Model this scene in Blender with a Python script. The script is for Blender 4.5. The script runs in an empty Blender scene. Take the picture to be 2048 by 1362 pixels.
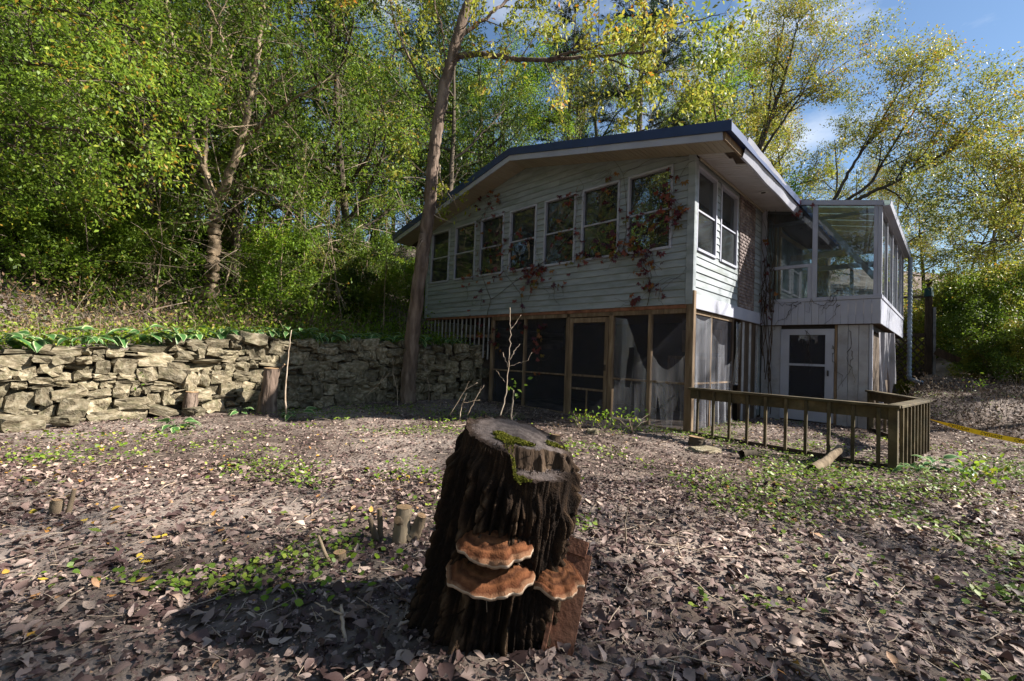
import bpy, bmesh, math, random
import numpy as np
from mathutils import Matrix, Vector

sc = bpy.context.scene
COL = sc.collection
R = math.radians

# ------------------------------------------------------------------ camera
F_PX, CAM_H = 880.0, 1.2
PITCH, ROLL, YAW = R(1.834), R(2.216), R(45.09)
_f = Vector((0, math.cos(PITCH), math.sin(PITCH)))
_u = Vector((0, -math.sin(PITCH), math.cos(PITCH)))
_x = Vector((1, 0, 0))
CX = _x * math.cos(ROLL) + _u * math.sin(ROLL)
CU = _u * math.cos(ROLL) - _x * math.sin(ROLL)
CF = _f
cam_d = bpy.data.cameras.new('camera')
cam_d.sensor_width = 36.0
cam_d.lens = 36.0 * F_PX / 2048.0
cam_d.clip_start, cam_d.clip_end = 0.05, 2000.0
cam = bpy.data.objects.new('camera', cam_d)
COL.objects.link(cam)
cam.matrix_world = Matrix(((CX.x, CU.x, -CF.x, 0), (CX.y, CU.y, -CF.y, 0), (CX.z, CU.z, -CF.z, CAM_H), (0, 0, 0, 1)))
sc.camera = cam

# ------------------------------------------------------------------ sky, sun, exposure
SUN_EL, SUN_AZ = R(35.5), R(-4.0)            # azimuth measured from +X towards +Y
w = bpy.data.worlds.new('World'); sc.world = w; w.use_nodes = True
nt = w.node_tree; nt.nodes.clear()
wo = nt.nodes.new('ShaderNodeOutputWorld'); bg = nt.nodes.new('ShaderNodeBackground')
sky = nt.nodes.new('ShaderNodeTexSky'); sky.sky_type = 'NISHITA'; sky.sun_disc = False
sky.sun_elevation = SUN_EL; sky.sun_rotation = R(90) - SUN_AZ
sky.air_density = 1.25; sky.dust_density = 0.2; sky.ozone_density = 4.0
bg.inputs[1].default_value = 0.052
tc = nt.nodes.new('ShaderNodeTexCoord')
mp = nt.nodes.new('ShaderNodeMapping'); mp.inputs['Scale'].default_value = (1.0, 1.0, 2.6)
nz = nt.nodes.new('ShaderNodeTexNoise'); nz.inputs['Scale'].default_value = 2.6; nz.inputs['Detail'].default_value = 8; nz.inputs['Roughness'].default_value = .55
rp = nt.nodes.new('ShaderNodeValToRGB'); rp.color_ramp.elements[0].position = .50; rp.color_ramp.elements[1].position = .80
mx = nt.nodes.new('ShaderNodeMixRGB'); mx.inputs[2].default_value = (8.0, 8.3, 8.8, 1)
L = nt.links.new
L(tc.outputs['Generated'], mp.inputs[0]); L(mp.outputs[0], nz.inputs['Vector']); L(nz.outputs[0], rp.inputs[0])
L(rp.outputs[0], mx.inputs[0]); L(sky.outputs[0], mx.inputs[1]); L(mx.outputs[0], bg.inputs[0]); L(bg.outputs[0], wo.inputs[0])
sd = bpy.data.lights.new('sun', 'SUN'); sd.energy = 5.0; sd.angle = R(0.55); sd.color = (1.0, 0.94, 0.84)
sun = bpy.data.objects.new('sun', sd); COL.objects.link(sun)
SDIR = Vector((math.cos(SUN_AZ) * math.cos(SUN_EL), math.sin(SUN_AZ) * math.cos(SUN_EL), math.sin(SUN_EL)))
sun.rotation_euler = SDIR.to_track_quat('Z', 'Y').to_euler()
sun.location = (30, -2, 25)
vs = sc.view_settings
vs.view_transform = 'Standard'; vs.look = 'None'; vs.exposure = 1.58; vs.gamma = 1.0; vs.use_curve_mapping = False
try:
    cy = sc.cycles
    cy.max_bounces = 7; cy.diffuse_bounces = 3; cy.glossy_bounces = 3; cy.transmission_bounces = 4; cy.transparent_max_bounces = 12
    cy.caustics_reflective = False; cy.caustics_refractive = False
    cy.use_denoising = True
except Exception:
    pass

# ------------------------------------------------------------------ frames and helpers
HC = np.array([3.097, 7.640, 0.0])                 # near corner of the house
AX = np.array([math.cos(YAW), -math.sin(YAW), 0])  # house x (along the window wall, to the right)
AY = np.array([math.sin(YAW), math.cos(YAW), 0])   # house y (away)
def h2w(x, y, z=0): return HC + AX * x + AY * y + np.array([0, 0, z])
def w2h(X, Y):
    dx, dy = X - HC[0], Y - HC[1]
    return dx * AX[0] + dy * AX[1], dx * AY[0] + dy * AY[1]
def px(x, y, depth):
    """world point seen at photo pixel x,y at a distance `depth` along the view axis"""
    v = CF + CX * ((x - 1024) / F_PX) - CU * ((y - 681) / F_PX)
    v = v * depth
    return np.array([v.x, v.y, v.z + CAM_H])

_tab = np.random.default_rng(7).random((64, 64))
def vnoise(x, y):
    x = np.asarray(x, float); y = np.asarray(y, float)
    xi = np.floor(x).astype(int); yi = np.floor(y).astype(int); fx = x - xi; fy = y - yi
    fx = fx * fx * (3 - 2 * fx); fy = fy * fy * (3 - 2 * fy)
    g = lambda i, j: _tab[i % 64, j % 64]
    return (g(xi, yi) * (1 - fx) * (1 - fy) + g(xi + 1, yi) * fx * (1 - fy) + g(xi, yi + 1) * (1 - fx) * fy + g(xi + 1, yi + 1) * fx * fy)
def fbm(x, y, o=3):
    s = 0; a = .5
    for k in range(o):
        s = s + a * (vnoise(x * 2 ** k + 13 * k, y * 2 ** k + 7 * k) - .5); a *= .5
    return s
def sstep(e0, e1, x):
    t = np.clip((np.asarray(x, float) - e0) / (e1 - e0), 0, 1); return t * t * (3 - 2 * t)

# the retaining wall, in house coordinates: y (towards the house) -> x of its face, height of its top
WB = np.array([-16, -11, -8.2, -7.0, -5.1, -3.0, -1.2, 0.15]); WX = np.array([-5.5, -5.62, -5.75, -5.85, -6.05, -6.25, -6.15, -5.5])
WT = np.array([0.75, 0.9, 1.0, 1.12, 1.34, 1.32, 1.36, 1.40])
def wall_x(y): return np.interp(y, WB, WX)
def wall_top(y): return np.interp(y, WB, WT)
def ground_z(X, Y):
    X = np.asarray(X, float); Y = np.asarray(Y, float)
    x, y = w2h(X, Y)
    z = 0.10 * fbm(X * .7, Y * .7) + 0.05 * fbm(X * 2.3 + 9, Y * 2.3) - 0.03
    z = z + 0.05 * np.exp(-((X + .05) ** 2 + (Y - 2.0) ** 2) / .35)
    # raised terrace and wooded hill to the left
    a = -x
    aw = np.where(y < .15, -wall_x(y), np.where(y < 9, 5.3, 5.3 - (y - 9) * .9))
    top = np.where(y < .15, wall_top(y), 1.40 + np.clip(y, 0, 9) * .07)
    d = a - aw
    up = sstep(.16, .42, d)
    hill = top - .06 + .10 * np.clip(d, 0, 2.6) + .34 * np.clip(d - 2.6, 0, 22) + .12 * np.clip(d - 24.6, 0, 60) + .5 * fbm(X * .25, Y * .25) * np.clip(d - 1, 0, 3) / 3
    z = z * (1 - up) + hill * up
    # bank on the right, behind the railing
    bank = sstep(3.6, 8.5, y + .25 * fbm(X, Y)) * sstep(2.0, 2.7, x) * (.72 + .3 * fbm(X * .9, Y * .9)) + np.clip(y - 8.5, 0, 30) * .14 * sstep(2.0, 2.7, x)
    z = np.where(d < 0.1, z + bank, z)
    return z
def gz(X, Y): return float(ground_z(X, Y))

def mk(name, verts, faces, smooth=False, tint=None):
    me = bpy.data.meshes.new(name)
    if isinstance(faces, np.ndarray):
        v = np.ascontiguousarray(verts, dtype=np.float32); nf, k = faces.shape
        me.vertices.add(len(v)); me.vertices.foreach_set('co', v.ravel())
        me.loops.add(nf * k); me.loops.foreach_set('vertex_index', faces.astype(np.int32).ravel())
        me.polygons.add(nf); me.polygons.foreach_set('loop_start', np.arange(0, nf * k, k, dtype=np.int32))
        try: me.polygons.foreach_set('loop_total', np.full(nf, k, dtype=np.int32))
        except Exception: pass
        me.update(calc_edges=True)
    else:
        me.from_pydata([tuple(map(float, p)) for p in verts], [], faces); me.update()
    if smooth:
        me.polygons.foreach_set('use_smooth', np.ones(len(me.polygons), dtype=bool))
    if tint is not None:
        at = me.attributes.new('tint', 'FLOAT', 'POINT'); at.data.foreach_set('value', np.asarray(tint, dtype=np.float32))
    return me
def ob(name, me, mat, parent=None, loc=None, rot=None, scale=None):
    if mat is not None and not me.materials: me.materials.append(mat)
    o = bpy.data.objects.new(name, me); COL.objects.link(o)
    if parent is not None: o.parent = parent
    if loc is not None: o.location = [float(c) for c in loc]
    if rot is not None: o.rotation_euler = rot
    if scale is not None: o.scale = scale
    return o
def empty(name, loc=(0, 0, 0), rz=0.0):
    o = bpy.data.objects.new(name, None); COL.objects.link(o); o.location = [float(c) for c in loc]; o.rotation_euler = (0, 0, rz)
    o.empty_display_size = .1
    return o
def tag(o, label, cat, group=None):
    o['label'] = label; o['category'] = cat
    if group: o['group'] = group
    return o
BOXF = [(0, 3, 2, 1), (4, 5, 6, 7), (0, 1, 5, 4), (1, 2, 6, 5), (2, 3, 7, 6), (3, 0, 4, 7)]
def boxv(x0, x1, y0, y1, z0, z1):
    return [(x0, y0, z0), (x1, y0, z0), (x1, y1, z0), (x0, y1, z0), (x0, y0, z1), (x1, y0, z1), (x1, y1, z1), (x0, y1, z1)]
def box(name, x0, x1, y0, y1, z0, z1, mat, parent=None, bev=.004):
    """a board with slightly eased edges (chamfered top and bottom rims)"""
    b = min(bev, (x1 - x0) * .3, (y1 - y0) * .3, (z1 - z0) * .3)
    if b < .0005: return ob(name, mk(name, boxv(x0, x1, y0, y1, z0, z1), BOXF), mat, parent)
    bm = bmesh.new(); bmesh.ops.create_cube(bm, size=1)
    for v in bm.verts:
        v.co = Vector(((x0 + x1) / 2 + v.co.x * (x1 - x0), (y0 + y1) / 2 + v.co.y * (y1 - y0), (z0 + z1) / 2 + v.co.z * (z1 - z0)))
    bmesh.ops.bevel(bm, geom=bm.edges[:], offset=b, segments=1, affect='EDGES')
    me = bpy.data.meshes.new(name); bm.to_mesh(me); bm.free()
    return ob(name, me, mat, parent)
def prism(name, poly, axis, c0, c1, mat, parent=None):
    """polygon in a plane, extruded along axis 'x','y' or 'z' from c0 to c1"""
    n = len(poly)
    def P(p, c): return {'x': (c, p[0], p[1]), 'y': (p[0], c, p[1]), 'z': (p[0], p[1], c)}[axis]
    v = [P(p, c0) for p in poly] + [P(p, c1) for p in poly]
    f = [tuple(range(n))[::-1], tuple(range(n, 2 * n))] + [(i, (i + 1) % n, n + (i + 1) % n, n + i) for i in range(n)]
    me = mk(name, v, f)
    bm = bmesh.new(); bm.from_mesh(me); bmesh.ops.recalc_face_normals(bm, faces=bm.faces); bm.to_mesh(me); bm.free()
    return ob(name, me, mat, parent)
def beam(name, p, q, wd, th, mat, parent=None, upv=(0, 0, 1)):
    """square-cut timber from p to q, wd across, th along `upv`"""
    p = np.array(p, float); q = np.array(q, float); d = q - p; d /= np.linalg.norm(d)
    s = np.cross(d, np.array(upv, float)); s /= np.linalg.norm(s); t = np.cross(s, d)
    v = []
    for e in (p, q):
        for i, j in ((-1, -1), (1, -1), (1, 1), (-1, 1)): v.append(e + s * i * wd / 2 + t * j * th / 2)
    return ob(name, mk(name, v, BOXF), mat, parent)

class MB:
    """collects quads for one mesh"""
    def __init__(s): s.v = []; s.q = []; s.t = []; s.n = 0
    def add(s, v, q, t=None):
        v = np.asarray(v, float); q = np.asarray(q, int)
        s.v.append(v); s.q.append(q + s.n); s.t.append(np.full(len(v), .5) if t is None else np.broadcast_to(np.asarray(t, float), (len(v),))); s.n += len(v)
        return s
    def mesh(s, name, smooth=False):
        return mk(name, np.concatenate(s.v), np.concatenate(s.q), smooth, np.concatenate(s.t))
def tube(mb, pts, rad, k=6, t=None, cap=True, lump=0.0, rng=None):
    pts = np.asarray(pts, float); n = len(pts); rad = np.broadcast_to(np.asarray(rad, float), (n,))
    d = np.gradient(pts, axis=0); d /= np.linalg.norm(d, axis=1)[:, None] + 1e-9
    ref = np.array([0, 0, 1.]) if abs(d[0][2]) < .9 else np.array([1., 0, 0])
    s = np.cross(d, ref); s /= np.linalg.norm(s, axis=1)[:, None] + 1e-9; u = np.cross(s, d)
    a = np.linspace(0, 2 * np.pi, k, endpoint=False)
    rr = rad[:, None] * np.ones(k)
    if lump and rng is not None: rr = rr * (1 + rng.normal(0, lump, (n, k)))
    v = pts[:, None, :] + rr[..., None] * (np.cos(a)[None, :, None] * s[:, None, :] + np.sin(a)[None, :, None] * u[:, None, :])
    v = v.reshape(-1, 3)
    i = np.arange(n - 1)[:, None] * k; j = np.arange(k)[None, :]; j2 = (j + 1) % k
    q = np.stack([i + j, i + j2, i + k + j2, i + k + j], -1).reshape(-1, 4)
    if cap and k >= 4:
        m = len(v); v = np.concatenate([v, pts[:1], pts[-1:]])
        caps = []
        for x in range(0, k, 2):
            caps.append((m, (x + 2) % k, (x + 1) % k, x)); o = (n - 1) * k
            caps.append((m + 1, o + x, o + (x + 1) % k, o + (x + 2) % k))
        q = np.concatenate([q, np.array(caps)])
    mb.add(v, q, t)
def leaves(mb, rng, pos, axis, size, wid=.5, up=.7, fold=.12, lod=4, tint=None, curl=0.0):
    """leaf blades: base at pos, pointing along axis"""
    pos = np.asarray(pos, float); n = len(pos)
    if n == 0: return
    ax = np.asarray(axis, float); ax = ax / (np.linalg.norm(ax, axis=1)[:, None] + 1e-9)
    nr = rng.normal(0, 1, (n, 3)); nr[:, 2] = np.abs(nr[:, 2]) * .6 + up
    s = np.cross(ax, nr); s /= np.linalg.norm(s, axis=1)[:, None] + 1e-9; nn = np.cross(s, ax)
    Ls = np.broadcast_to(np.asarray(size, float), (n,))[:, None]; W = Ls * wid * .5
    tn = rng.random(n) if tint is None else tint
    if lod == 4:
        v = np.stack([pos, pos + ax * Ls * .45 + s * W + nn * Ls * fold, pos + ax * Ls - nn * Ls * curl, pos + ax * Ls * .45 - s * W + nn * Ls * fold], 1)
        q = np.arange(n)[:, None] * 4 + np.array([0, 1, 2, 3])
        mb.add(v.reshape(-1, 3), q, np.repeat(tn, 4))
    else:
        cz = lambda t: nn * Ls * (curl * 4 * t * (1 - t) - curl * t)
        v = np.stack([pos, pos + ax * Ls * .28 + s * W * .85 + nn * Ls * fold + cz(.28), pos + ax * Ls * .65 + s * W * .85 + nn * Ls * fold + cz(.65), pos + ax * Ls + cz(1.),
                      pos + ax * Ls * .65 - s * W * .85 + nn * Ls * fold + cz(.65), pos + ax * Ls * .28 - s * W * .85 + nn * Ls * fold + cz(.28), pos + ax * Ls * .45 + cz(.45)], 1)
        b = np.arange(n)[:, None] * 7
        q = np.concatenate([b + np.array([0, 1, 2, 6]), b + np.array([6, 2, 3, 4]), b + np.array([0, 6, 4, 5])])
        mb.add(v.reshape(-1, 3), q, np.repeat(tn, 7))

def lobed_leaves(mb, rng, pos, axis, size, tint):
    """dead tree leaves with a toothed outline, midrib fold and curl (14 vertices each)"""
    n = len(pos); ax = axis / (np.linalg.norm(axis, axis=1)[:, None] + 1e-9); nr = rng.normal(0, .35, (n, 3)); nr[:, 2] += 1.0
    s = np.cross(ax, nr); s /= np.linalg.norm(s, axis=1)[:, None] + 1e-9; nn = np.cross(s, ax); Ls = size[:, None]
    T = np.array([0, .16, .34, .55, .78, 1.0]); Wd = np.array([0.03, .26, .40, .37, .22, .01])
    cu = rng.uniform(-.5, .8, n)[:, None]; fo = rng.uniform(-.3, .8, n)[:, None]; wv = rng.uniform(.4, 1.0, n)[:, None]; bend = rng.normal(0, .15, n)[:, None]
    L_, C_, R_ = [], [], []
    for t, w in zip(T, Wd):
        c = pos + ax * Ls * t + nn * Ls * (cu * (t - t * t) - .1 * cu * t) + s * Ls * bend * t * t
        jl = w * wv * rng.uniform(.82, 1.14, (n, 1)); jr = w * wv * rng.uniform(.82, 1.14, (n, 1))
        L_.append(c + s * Ls * jl + nn * Ls * jl * fo + nn * Ls * rng.normal(0, .03, (n, 1))); R_.append(c - s * Ls * jr + nn * Ls * jr * fo + nn * Ls * rng.normal(0, .03, (n, 1))); C_.append(c)
    v = np.stack(L_ + C_ + R_, 1); b = np.arange(n)[:, None] * 18; q = []
    for i in range(5): q += [b + np.array([i, 6 + i, 7 + i, i + 1]), b + np.array([6 + i, 12 + i, 13 + i, 7 + i])]
    mb.add(v.reshape(-1, 3), np.concatenate(q), np.repeat(tint, 18))

# ------------------------------------------------------------------ materials
def _ramp(nt, stops):
    r = nt.nodes.new('ShaderNodeValToRGB'); e = r.color_ramp.elements
    while len(e) < len(stops): e.new(.5)
    for k, (p, c) in enumerate(stops): e[k].position = p; e[k].color = (*c, 1)
    return r
def pmat(name, stops, scale=4., detail=5., rough=.75, bump=.3, bscale=None, rand=0., stretch=(1, 1, 1), spec=.3, metal=0., dist=0., dirt=None):
    """procedural surface: noise-driven colour ramp, per-object value change, bump; dirt = (colour, amount, scale)"""
    m = bpy.data.materials.new(name); m.use_nodes = True; nt = m.node_tree; N = nt.nodes.new; L = nt.links.new
    b = nt.nodes['Principled BSDF']; b.inputs['Roughness'].default_value = rough; b.inputs['Metallic'].default_value = metal
    b.inputs['Specular IOR Level'].default_value = spec
    tc = N('ShaderNodeTexCoord'); oi = N('ShaderNodeObjectInfo')
    ad = N('ShaderNodeVectorMath'); ad.operation = 'MULTIPLY_ADD'
    cb = N('ShaderNodeCombineXYZ'); mul = N('ShaderNodeMath'); mul.operation = 'MULTIPLY'; mul.inputs[1].default_value = 37.
    L(oi.outputs['Random'], mul.inputs[0]); L(mul.outputs[0], cb.inputs[0]); L(mul.outputs[0], cb.inputs[1])
    ad.inputs[1].default_value = stretch; L(tc.outputs['Object'], ad.inputs[0]); L(cb.outputs[0], ad.inputs[2])
    n = N('ShaderNodeTexNoise'); n.inputs['Scale'].default_value = scale; n.inputs['Detail'].default_value = detail; n.inputs['Distortion'].default_value = dist
    L(ad.outputs[0], n.inputs['Vector'])
    r = _ramp(nt, stops); L(n.outputs[0], r.inputs[0]); out = r.outputs[0]
    if dirt:
        dn = N('ShaderNodeTexNoise'); dn.inputs['Scale'].default_value = dirt[2]; dn.inputs['Detail'].default_value = 6; dn.inputs['Roughness'].default_value = .65
        L(ad.outputs[0], dn.inputs['Vector'])
        dr = _ramp(nt, [(.45, (0, 0, 0)), (.75, (dirt[1],) * 3)]); L(dn.outputs[0], dr.inputs[0])
        mm = N('ShaderNodeMixRGB'); mm.inputs[2].default_value = (*dirt[0], 1); L(dr.outputs[0], mm.inputs[0]); L(out, mm.inputs[1]); out = mm.outputs[0]
    if rand:
        hs = N('ShaderNodeHueSaturation'); mr = N('ShaderNodeMapRange'); mr.inputs[3].default_value = 1 - rand; mr.inputs[4].default_value = 1 + rand
        L(oi.outputs['Random'], mr.inputs[0]); L(mr.outputs[0], hs.inputs['Value']); L(out, hs.inputs['Color']); out = hs.outputs[0]
    L(out, b.inputs['Base Color'])
    if bump:
        bn = N('ShaderNodeTexNoise'); bn.inputs['Scale'].default_value = bscale or scale * 3; bn.inputs['Detail'].default_value = 6; L(ad.outputs[0], bn.inputs['Vector'])
        bp = N('ShaderNodeBump'); bp.inputs['Strength'].default_value = bump; bp.inputs['Distance'].default_value = .02
        L(bn.outputs[0], bp.inputs['Height']); L(bp.outputs[0], b.inputs['Normal'])
    return m
def leafmat(name, stops, trans=.35, rough=.5, objrand=0.25, spec=.35, use_obj=False):
    m = bpy.data.materials.new(name); m.use_nodes = True; nt = m.node_tree; N = nt.nodes.new; L = nt.links.new
    b = nt.nodes['Principled BSDF']; o = nt.nodes['Material Output']
    b.inputs['Roughness'].default_value = rough; b.inputs['Specular IOR Level'].default_value = spec
    oi = N('ShaderNodeObjectInfo'); r = _ramp(nt, stops)
    if use_obj: L(oi.outputs['Random'], r.inputs[0])
    else:
        at = N('ShaderNodeAttribute'); at.attribute_name = 'tint'; L(at.outputs['Fac'], r.inputs[0])
    hs = N('ShaderNodeHueSaturation'); mr = N('ShaderNodeMapRange'); mr.inputs[3].default_value = 1 - objrand; mr.inputs[4].default_value = 1 + objrand
    L(oi.outputs['Random'], mr.inputs[0]); L(mr.outputs[0], hs.inputs['Value']); L(r.outputs[0], hs.inputs['Color'])
    t = N('ShaderNodeBsdfTranslucent'); mx = N('ShaderNodeMixShader'); mx.inputs[0].default_value = trans
    L(hs.outputs[0], b.inputs['Base Color']); L(hs.outputs[0], t.inputs[0])
    L(b.outputs[0], mx.inputs[1]); L(t.outputs[0], mx.inputs[2]); L(mx.outputs[0], o.inputs[0])
    return m
def glassmat(name, ior=1.7, tint=(.85, .9, .9), rough=0.0, film=0.0, filmcol=(.6, .65, .7)):
    """thin pane: see-through plus mirror reflection by angle, with a film of dust"""
    m = bpy.data.materials.new(name); m.use_nodes = True; nt = m.node_tree; nt.nodes.clear(); N = nt.nodes.new; L = nt.links.new
    o = N('ShaderNodeOutputMaterial'); tr = N('ShaderNodeBsdfTransparent'); tr.inputs[0].default_value = (*tint, 1)
    gl = N('ShaderNodeBsdfGlossy'); gl.inputs['Roughness'].default_value = rough
    fr = N('ShaderNodeFresnel'); fr.inputs[0].default_value = ior
    mx = N('ShaderNodeMixShader'); L(fr.outputs[0], mx.inputs[0]); L(tr.outputs[0], mx.inputs[1]); L(gl.outputs[0], mx.inputs[2]); out = mx.outputs[0]
    if film:
        df = N('ShaderNodeBsdfDiffuse'); df.inputs[0].default_value = (*filmcol, 1)
        tc = N('ShaderNodeTexCoord'); n = N('ShaderNodeTexNoise'); n.inputs['Scale'].default_value = 1.6; n.inputs['Detail'].default_value = 7; L(tc.outputs['Object'], n.inputs['Vector'])
        r = _ramp(nt, [(.35, (film * .25,) * 3), (.75, (film,) * 3)]); L(n.outputs[0], r.inputs[0])
        m2 = N('ShaderNodeMixShader'); L(r.outputs[0], m2.inputs[0]); L(out, m2.inputs[1]); L(df.outputs[0], m2.inputs[2]); out = m2.outputs[0]
    L(out, o.inputs[0]); return m
def veilmat(name, col, alpha, alpha2=None, rough=.9, gloss=0.0, scale=3., stretch=(1, 1, 1), trans=.5):
    """woven or plastic sheet one can partly see through"""
    m = bpy.data.materials.new(name); m.use_nodes = True; nt = m.node_tree; nt.nodes.clear(); N = nt.nodes.new; L = nt.links.new
    o = N('ShaderNodeOutputMaterial'); tr = N('ShaderNodeBsdfTransparent'); df = N('ShaderNodeBsdfDiffuse'); df.inputs[0].default_value = (*col, 1)
    ts = N('ShaderNodeBsdfTranslucent'); ts.inputs[0].default_value = (*col, 1); m0 = N('ShaderNodeMixShader'); m0.inputs[0].default_value = trans
    L(df.outputs[0], m0.inputs[1]); L(ts.outputs[0], m0.inputs[2]); body = m0.outputs[0]
    if gloss:
        gl = N('ShaderNodeBsdfGlossy'); gl.inputs['Roughness'].default_value = .25; m1 = N('ShaderNodeMixShader'); m1.inputs[0].default_value = gloss
        L(body, m1.inputs[1]); L(gl.outputs[0], m1.inputs[2]); body = m1.outputs[0]
    tc = N('ShaderNodeTexCoord'); mp = N('ShaderNodeMapping'); mp.inputs['Scale'].default_value = stretch; n = N('ShaderNodeTexNoise'); n.inputs['Scale'].default_value = scale; n.inputs['Detail'].default_value = 4
    L(tc.outputs['Object'], mp.inputs[0]); L(mp.outputs[0], n.inputs['Vector'])
    a2 = alpha if alpha2 is None else alpha2
    r = _ramp(nt, [(.35, (alpha,) * 3), (.7, (a2,) * 3)]); L(n.outputs[0], r.inputs[0])
    mx = N('ShaderNodeMixShader'); L(r.outputs[0], mx.inputs[0]); L(tr.outputs[0], mx.inputs[1]); L(body, mx.inputs[2]); L(mx.outputs[0], o.inputs[0])
    return m
M = {}
M['soil'] = pmat('soil', [(.3, (.045, .033, .028)), (.5, (.10, .076, .064)), (.7, (.18, .142, .12))], 3., 9, .95, .6, 30, spec=.1, dirt=((.36, .30, .265), .9, .40))
M['siding'] = pmat('siding', [(.3, (.215, .243, .268)), (.7, (.28, .305, .33))], 1.2, 4, .5, .03, 30, rand=.05, stretch=(1, 1, 4), dirt=((.10, .115, .09), .8, 1.4))
M['white'] = pmat('white_paint', [(.3, (.28, .29, .36)), (.7, (.36, .37, .44))], 2., 4, .45, .05, 20, rand=.03, dirt=((.30, .30, .30), .4, 3.5))
M['soffit'] = pmat('soffit_vinyl', [(.3, (.27, .235, .185)), (.7, (.35, .31, .25))], 1.5, 4, .55, .03, 20, rand=.05, dirt=((.25, .19, .12), .5, 3.))
M['soffit2'] = pmat('eave_soffit', [(.3, (.36, .34, .34)), (.7, (.45, .43, .43))], 1.5, 4, .55, .03, 20, rand=.05, dirt=((.2, .16, .12), .5, 3.))
M['blue'] = pmat('blue_metal', [(.3, (.008, .022, .085)), (.7, (.012, .032, .115))], 3., 3, .4, .02, 20, spec=.5)
M['oldwood'] = pmat('weathered_wood', [(.3, (.10, .065, .04)), (.55, (.19, .13, .08)), (.75, (.29, .22, .15))], 6., 8, .85, .5, 30, rand=.2, stretch=(3, 3, .35))
M['darkwood'] = pmat('dark_wood', [(.3, (.035, .024, .017)), (.7, (.09, .062, .042))], 6., 8, .9, .4, 30, rand=.2, stretch=(3, 3, .4))
M['railwood'] = pmat('treated_rail_wood', [(.3, (.040, .029, .016)), (.55, (.085, .062, .032)), (.75, (.16, .12, .068))], 5., 8, .85, .45, 30, rand=.18, stretch=(1, 1, 1), dirt=((.06, .06, .035), .6, 4.))
M['greywood'] = pmat('grey_wood', [(.3, (.22, .21, .22)), (.7, (.38, .37, .38))], 5., 8, .9, .4, 30, rand=.15, dirt=((.08, .07, .06), .6, 4.))
M['pine_stud'] = pmat('pine_stud', [(.3, (.50, .33, .16)), (.7, (.64, .46, .25))], 5., 6, .7, .2, 30, stretch=(3, 3, .3))
M['panel'] = pmat('painted_plywood', [(.3, (.27, .27, .30)), (.7, (.37, .37, .40))], 2., 5, .6, .1, 25, dirt=((.14, .12, .10), .7, 2.5))
M['brick'] = pmat('brick_face', [(.3, (.10, .075, .075)), (.5, (.16, .125, .12)), (.7, (.27, .225, .215))], 5., 6, .9, .4, 40)
M['mortar'] = pmat('mortar', [(.3, (.22, .21, .20)), (.7, (.32, .31, .30))], 8., 5, .95, .3)
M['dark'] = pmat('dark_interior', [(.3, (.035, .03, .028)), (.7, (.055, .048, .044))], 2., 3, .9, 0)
M['blind'] = pmat('pale_blind', [(.3, (.55, .56, .58)), (.7, (.66, .67, .70))], 2., 3, .8, .1, 10)
M['glass'] = glassmat('window_glass', 1.75, (.80, .84, .82), 0.0, .06)
M['sunglass'] = glassmat('sunroom_glass', 1.7, (.62, .68, .70), 0.0, .09, (.5, .55, .62))
M['poly'] = veilmat('ribbed_plastic_roof', (.26, .34, .34), .93, .98, gloss=.1, scale=2., trans=.25)
M['screen'] = veilmat('insect_screen', (.055, .055, .066), .45, .58, scale=2., trans=.2)
M['plastic'] = veilmat('torn_plastic_sheet', (.60, .61, .68), .10, .42, gloss=.2, scale=1.5, stretch=(3, 3, .5))
M['stone'] = pmat('limestone', [(.25, (.078, .062, .038)), (.48, (.18, .147, .097)), (.72, (.33, .287, .212))], 4.5, 10, .95, 1.0, 14, rand=.38, dirt=((.07, .072, .035), .85, 3.5))
M['bark'] = pmat('grey_brown_bark', [(.3, (.06, .042, .032)), (.5, (.14, .10, .078)), (.72, (.25, .19, .15))], 9., 8, .95, 1.0, 16, stretch=(1, 1, .18), rand=.1)
M['bark'].node_tree.nodes['Bump'].inputs['Distance'].default_value = .05
M['bark2'] = pmat('dark_bark', [(.3, (.035, .028, .02)), (.7, (.11, .085, .06))], 8., 6, .95, .8, 14, stretch=(1, 1, .2), rand=.25)
M['bark3'] = pmat('tan_bark', [(.3, (.12, .085, .055)), (.5, (.20, .15, .10)), (.72, (.32, .25, .17))], 8., 8, .95, .8, 14, stretch=(1, 1, .25), rand=.1)
M['twig'] = pmat('dry_twig', [(.3, (.22, .16, .11)), (.7, (.42, .34, .27))], 8., 5, .9, .2, rand=.25)
M['stumpbark'] = pmat('stump_bark', [(.30, (.022, .013, .008)), (.5, (.055, .034, .021)), (.75, (.125, .085, .055))], 14., 9, .95, .9, 40, stretch=(1, 1, .35))
M['stumptop'] = pmat('weathered_cut_wood', [(.3, (.095, .075, .070)), (.5, (.15, .122, .115)), (.72, (.24, .20, .19))], 9., 9, .9, .6, 40, stretch=(1, 2.5, 1), dirt=((.05, .03, .02), .7, 6.))
M['cutwood'] = pmat('fresh_cut_wood', [(.3, (.24, .145, .075)), (.7, (.38, .25, .14))], 10., 6, .85, .3)
M['moss'] = pmat('moss', [(.3, (.10, .11, .012)), (.7, (.26, .25, .03))], 30., 6, .95, .8, 90)
M['fungtop'] = pmat('fungus_top', [(.28, (.13, .045, .022)), (.5, (.30, .115, .055)), (.72, (.42, .18, .09))], 12., 9, .92, .8, 45, dirt=((.10, .035, .02), .6, 7.))
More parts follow.
